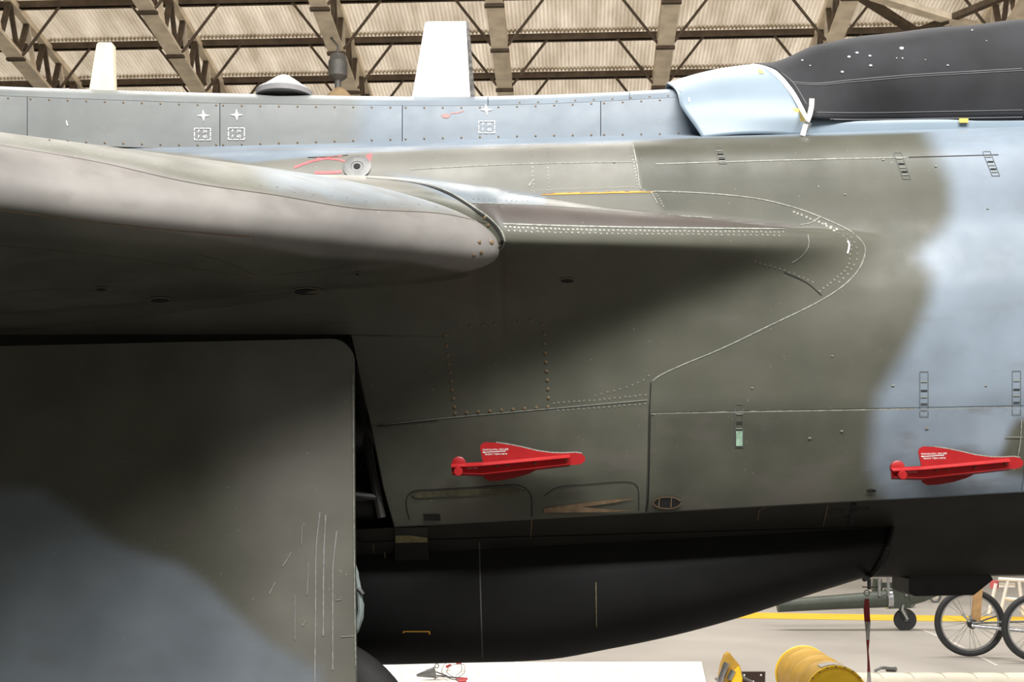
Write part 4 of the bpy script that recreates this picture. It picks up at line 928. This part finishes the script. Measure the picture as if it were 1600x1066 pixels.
# plumb weight with leads on the sheet
Yb = 11.2; pw = empty('weight_lead', fl2(675, 1056, .07), 'grey conical weight with black and red leads lying on the white sheet', 'lead')
MB().lathe([(0, 0), (.012, .01), (.045, .15), (.05, .16), (.0, .165)], fl2(650,1056,.105)+Vector((0, 0, .0)), (.96, 0, .16), 18).build('weight', M_GREYMET, pw, True)
tipw = fl2(650,1056,.105)+Vector((.17, 0, .07)); MB().torus(tipw+Vector((.0, 0, .01)), (0, 1, 0), .016, .004, 16, 6).build('eye', M_GREYMET, pw, True)
def lead(pts, r, m): MB().tube([fl2(x, y, .085) for x, y in smooth_pts(pts, 3)], r, 6).build('lead_wire', m, pw, True)
lead([(667,1047),(680,1050),(700,1057)], .006, M_BLACK); lead([(672,1054),(700,1058),(728,1060)], .006, M_BLACK); lead([(678,1062),(690,1056),(705,1061),(720,1063)], .005, M_GREYMET)
lead([(700,1058),(690,1050),(695,1038),(705,1034),(718,1036),(722,1046),(710,1058)], .003, M_GREYMET); lead([(708,1058),(698,1050),(702,1042),(716,1038),(726,1040),(726,1050),(714,1060)], .003, M_GREYMET)
for pts in ([(698,1042),(706,1039)], [(714,1037),(722,1035.5)], [(712,1062),(730,1061)], [(716,1065),(728,1064)]): lead([pts[0], ((pts[0][0]+pts[1][0])/2, (pts[0][1]+pts[1][1])/2), pts[1]], .012, M_RED)
# cream padded roll
pr = empty('padded_roll', flo(1480, 1075), 'cream padded roll lying on the floor at the lower right', 'roll')
a, b = unp(1322, 1062, 9.9), unp(1720, 1061, 9.9); V = []; N_ = 90
pts = [a.lerp(b, i/N_)-Vector((0, 0, 0)) for i in range(N_+1)]; Rr = .105
MB().tube([Vector((p.x, p.y, Rr*.98)) for p in pts], [Rr*(1-.05*abs(math.cos(i*math.pi/11))**8) if 0 < i < N_ else Rr*.8 for i in range(N_+1)], 22).build('padding', M_PAD, pr, True, sharp=180)
for k in range(1, 9):
    p = a.lerp(b, (k*11+5.5)/N_ if False else (k*11)/N_); MB().torus((p.x, p.y, Rr*.98), (1, .35, 0), Rr*.965, .004, 28, 6).build('piping', mat('cream_piping', (.40, .36, .28), .6) if 'M_PIPE' not in globals() else M_PIPE, pr, True)
gt = empty('pipe_scrap', flo(1372, 1046), 'thin grey bent tube on the floor just behind the cream roll', 'tube')
MB().tube([flo(1366,1049,.03), flo(1376,1044,.06), flo(1383,1044,.05), flo(1400,1046,.02)], .014, 8).build('tube', M_GREYMET, gt, True); MB().tube([flo(1385,1046,.02), flo(1400,1045.5,.02)], .018, 8).build('end_piece', M_BLACK, gt, True)
# yellow drum lying on the floor
dm = empty('yellow_drum', (2.2, 9.2, 0), 'yellow steel drum lying on its side at the bottom edge', 'drum')
f0 = Vector((2.205, 8.7, .212)); bk = Vector((2.235, 9.85, .212)); ax = (bk-f0); Ld = ax.length
MB().lathe([(.205, .03), (.205, .25), (.213, .27), (.205, .29), (.205, .55), (.213, .57), (.205, .59), (.205, Ld-.25), (.213, Ld-.23), (.205, Ld-.21), (.205, Ld)], f0, ax, 48).build('drum_shell', M_OCHRE, dm, True)
MB().lathe([(.198, .012), (.200, 0), (.212, 0), (.212, .022), (.204, .022)], f0, ax, 48).build('drum_end', M_YELLOW, dm)
MB().lathe([(.2085, 0), (.2085, .12)], f0+ax*.06, ax, 48).build('grey_band', M_GREYMET, dm, True) if False else None
MB().torus(bk-ax*.02, ax, .207, .008, 48, 8).build('rim_hoop', M_YELLOW, dm, True)
for a0 in range(5):
    an = math.radians(60+12*a0); MB().bar(f0+ax*.06+Vector((.2085*math.cos(an), 0, .2085*math.sin(an))), f0+ax*.17+Vector((.2085*math.cos(an), 0, .2085*math.sin(an))), .05, .003, Vector((math.cos(an), 0, math.sin(an)))).build('grey_label', mat('grey_label_paper', (.42, .40, .40), .6) if a0 == 0 else bpy.data.materials['grey_label_paper'], dm)
for k in range(7):
    an = math.radians(40+17*k); p = f0+Vector((.206*math.cos(an), -.002, .206*math.sin(an))); MB().lathe([(.006, 0), (.006, .006), (0, .006)], p, (0, -1, 0), 6).build('rim_bolt', M_GREYMET, dm)
# yellow clamp with steel rollers and a dark plate
Yk = 10.3; ck = empty('roller_clamp', flo(1150, 1080), 'yellow clamp holding two steel rollers, left of the drum', 'clamp')
Pk = lambda x, y, d=0: unp(x, y, Yk+d)
recalc(MB().prism([Pk(1122,1072), Pk(1128,1040), Pk(1134,1024), Pk(1140,1020), Pk(1146,1028), Pk(1156,1040), Pk(1161,1058), Pk(1160,1085), Pk(1122,1090)], (0, .10, 0)).build('yellow_bracket', M_OCHRE, ck))
recalc(MB().prism([Pk(1140,1075,-.05), Pk(1148,1048,-.05), Pk(1155,1042,-.05), Pk(1160,1060,-.05), Pk(1156,1085,-.05)], (0, .04, 0)).build('yellow_cheek', M_YELLOW, ck))
MB().tube([Pk(1125,1066,-.04), Pk(1136,1036,-.04)], .026, 14).build('steel_roller', M_STEEL, ck, True); MB().tube([Pk(1139,1062,-.06), Pk(1146,1048,-.06)], .022, 14).build('steel_roller', M_STEEL, ck, True)
MB().tube([Pk(1118,1060,-.05), Pk(1124,1066,-.05), Pk(1132,1068,-.05)], .012, 8).build('pin', M_STEEL, ck, True)
MB().tube([Pk(1156,1052,-.03), Pk(1163,1060,-.03), Pk(1175,1066,-.03), Pk(1178,1085,-.03)], .012, 8).build('cable', M_GREYMET, ck, True)
pt = empty('dark_plate', flo(1178, 1085), 'dark brown plate with pale rivets standing between clamp and drum', 'plate')
P = [unp(1158,1050,10.6), unp(1196,1050,10.6), unp(1195,1086,10.6), unp(1158,1086,10.6)]
recalc(MB().prism(P, (0, .02, 0)).build('board', mat('dark_brown_plate', (.035, .02, .016), .4), pt))
for x, y in ((1163,1055),(1189,1055),(1177,1065)): MB().lathe([(.008, 0), (.008, .004), (0, .005)], unp(x, y, 10.6), (0, -1, 0), 8).build('rivet_head', M_WHITE, pt)
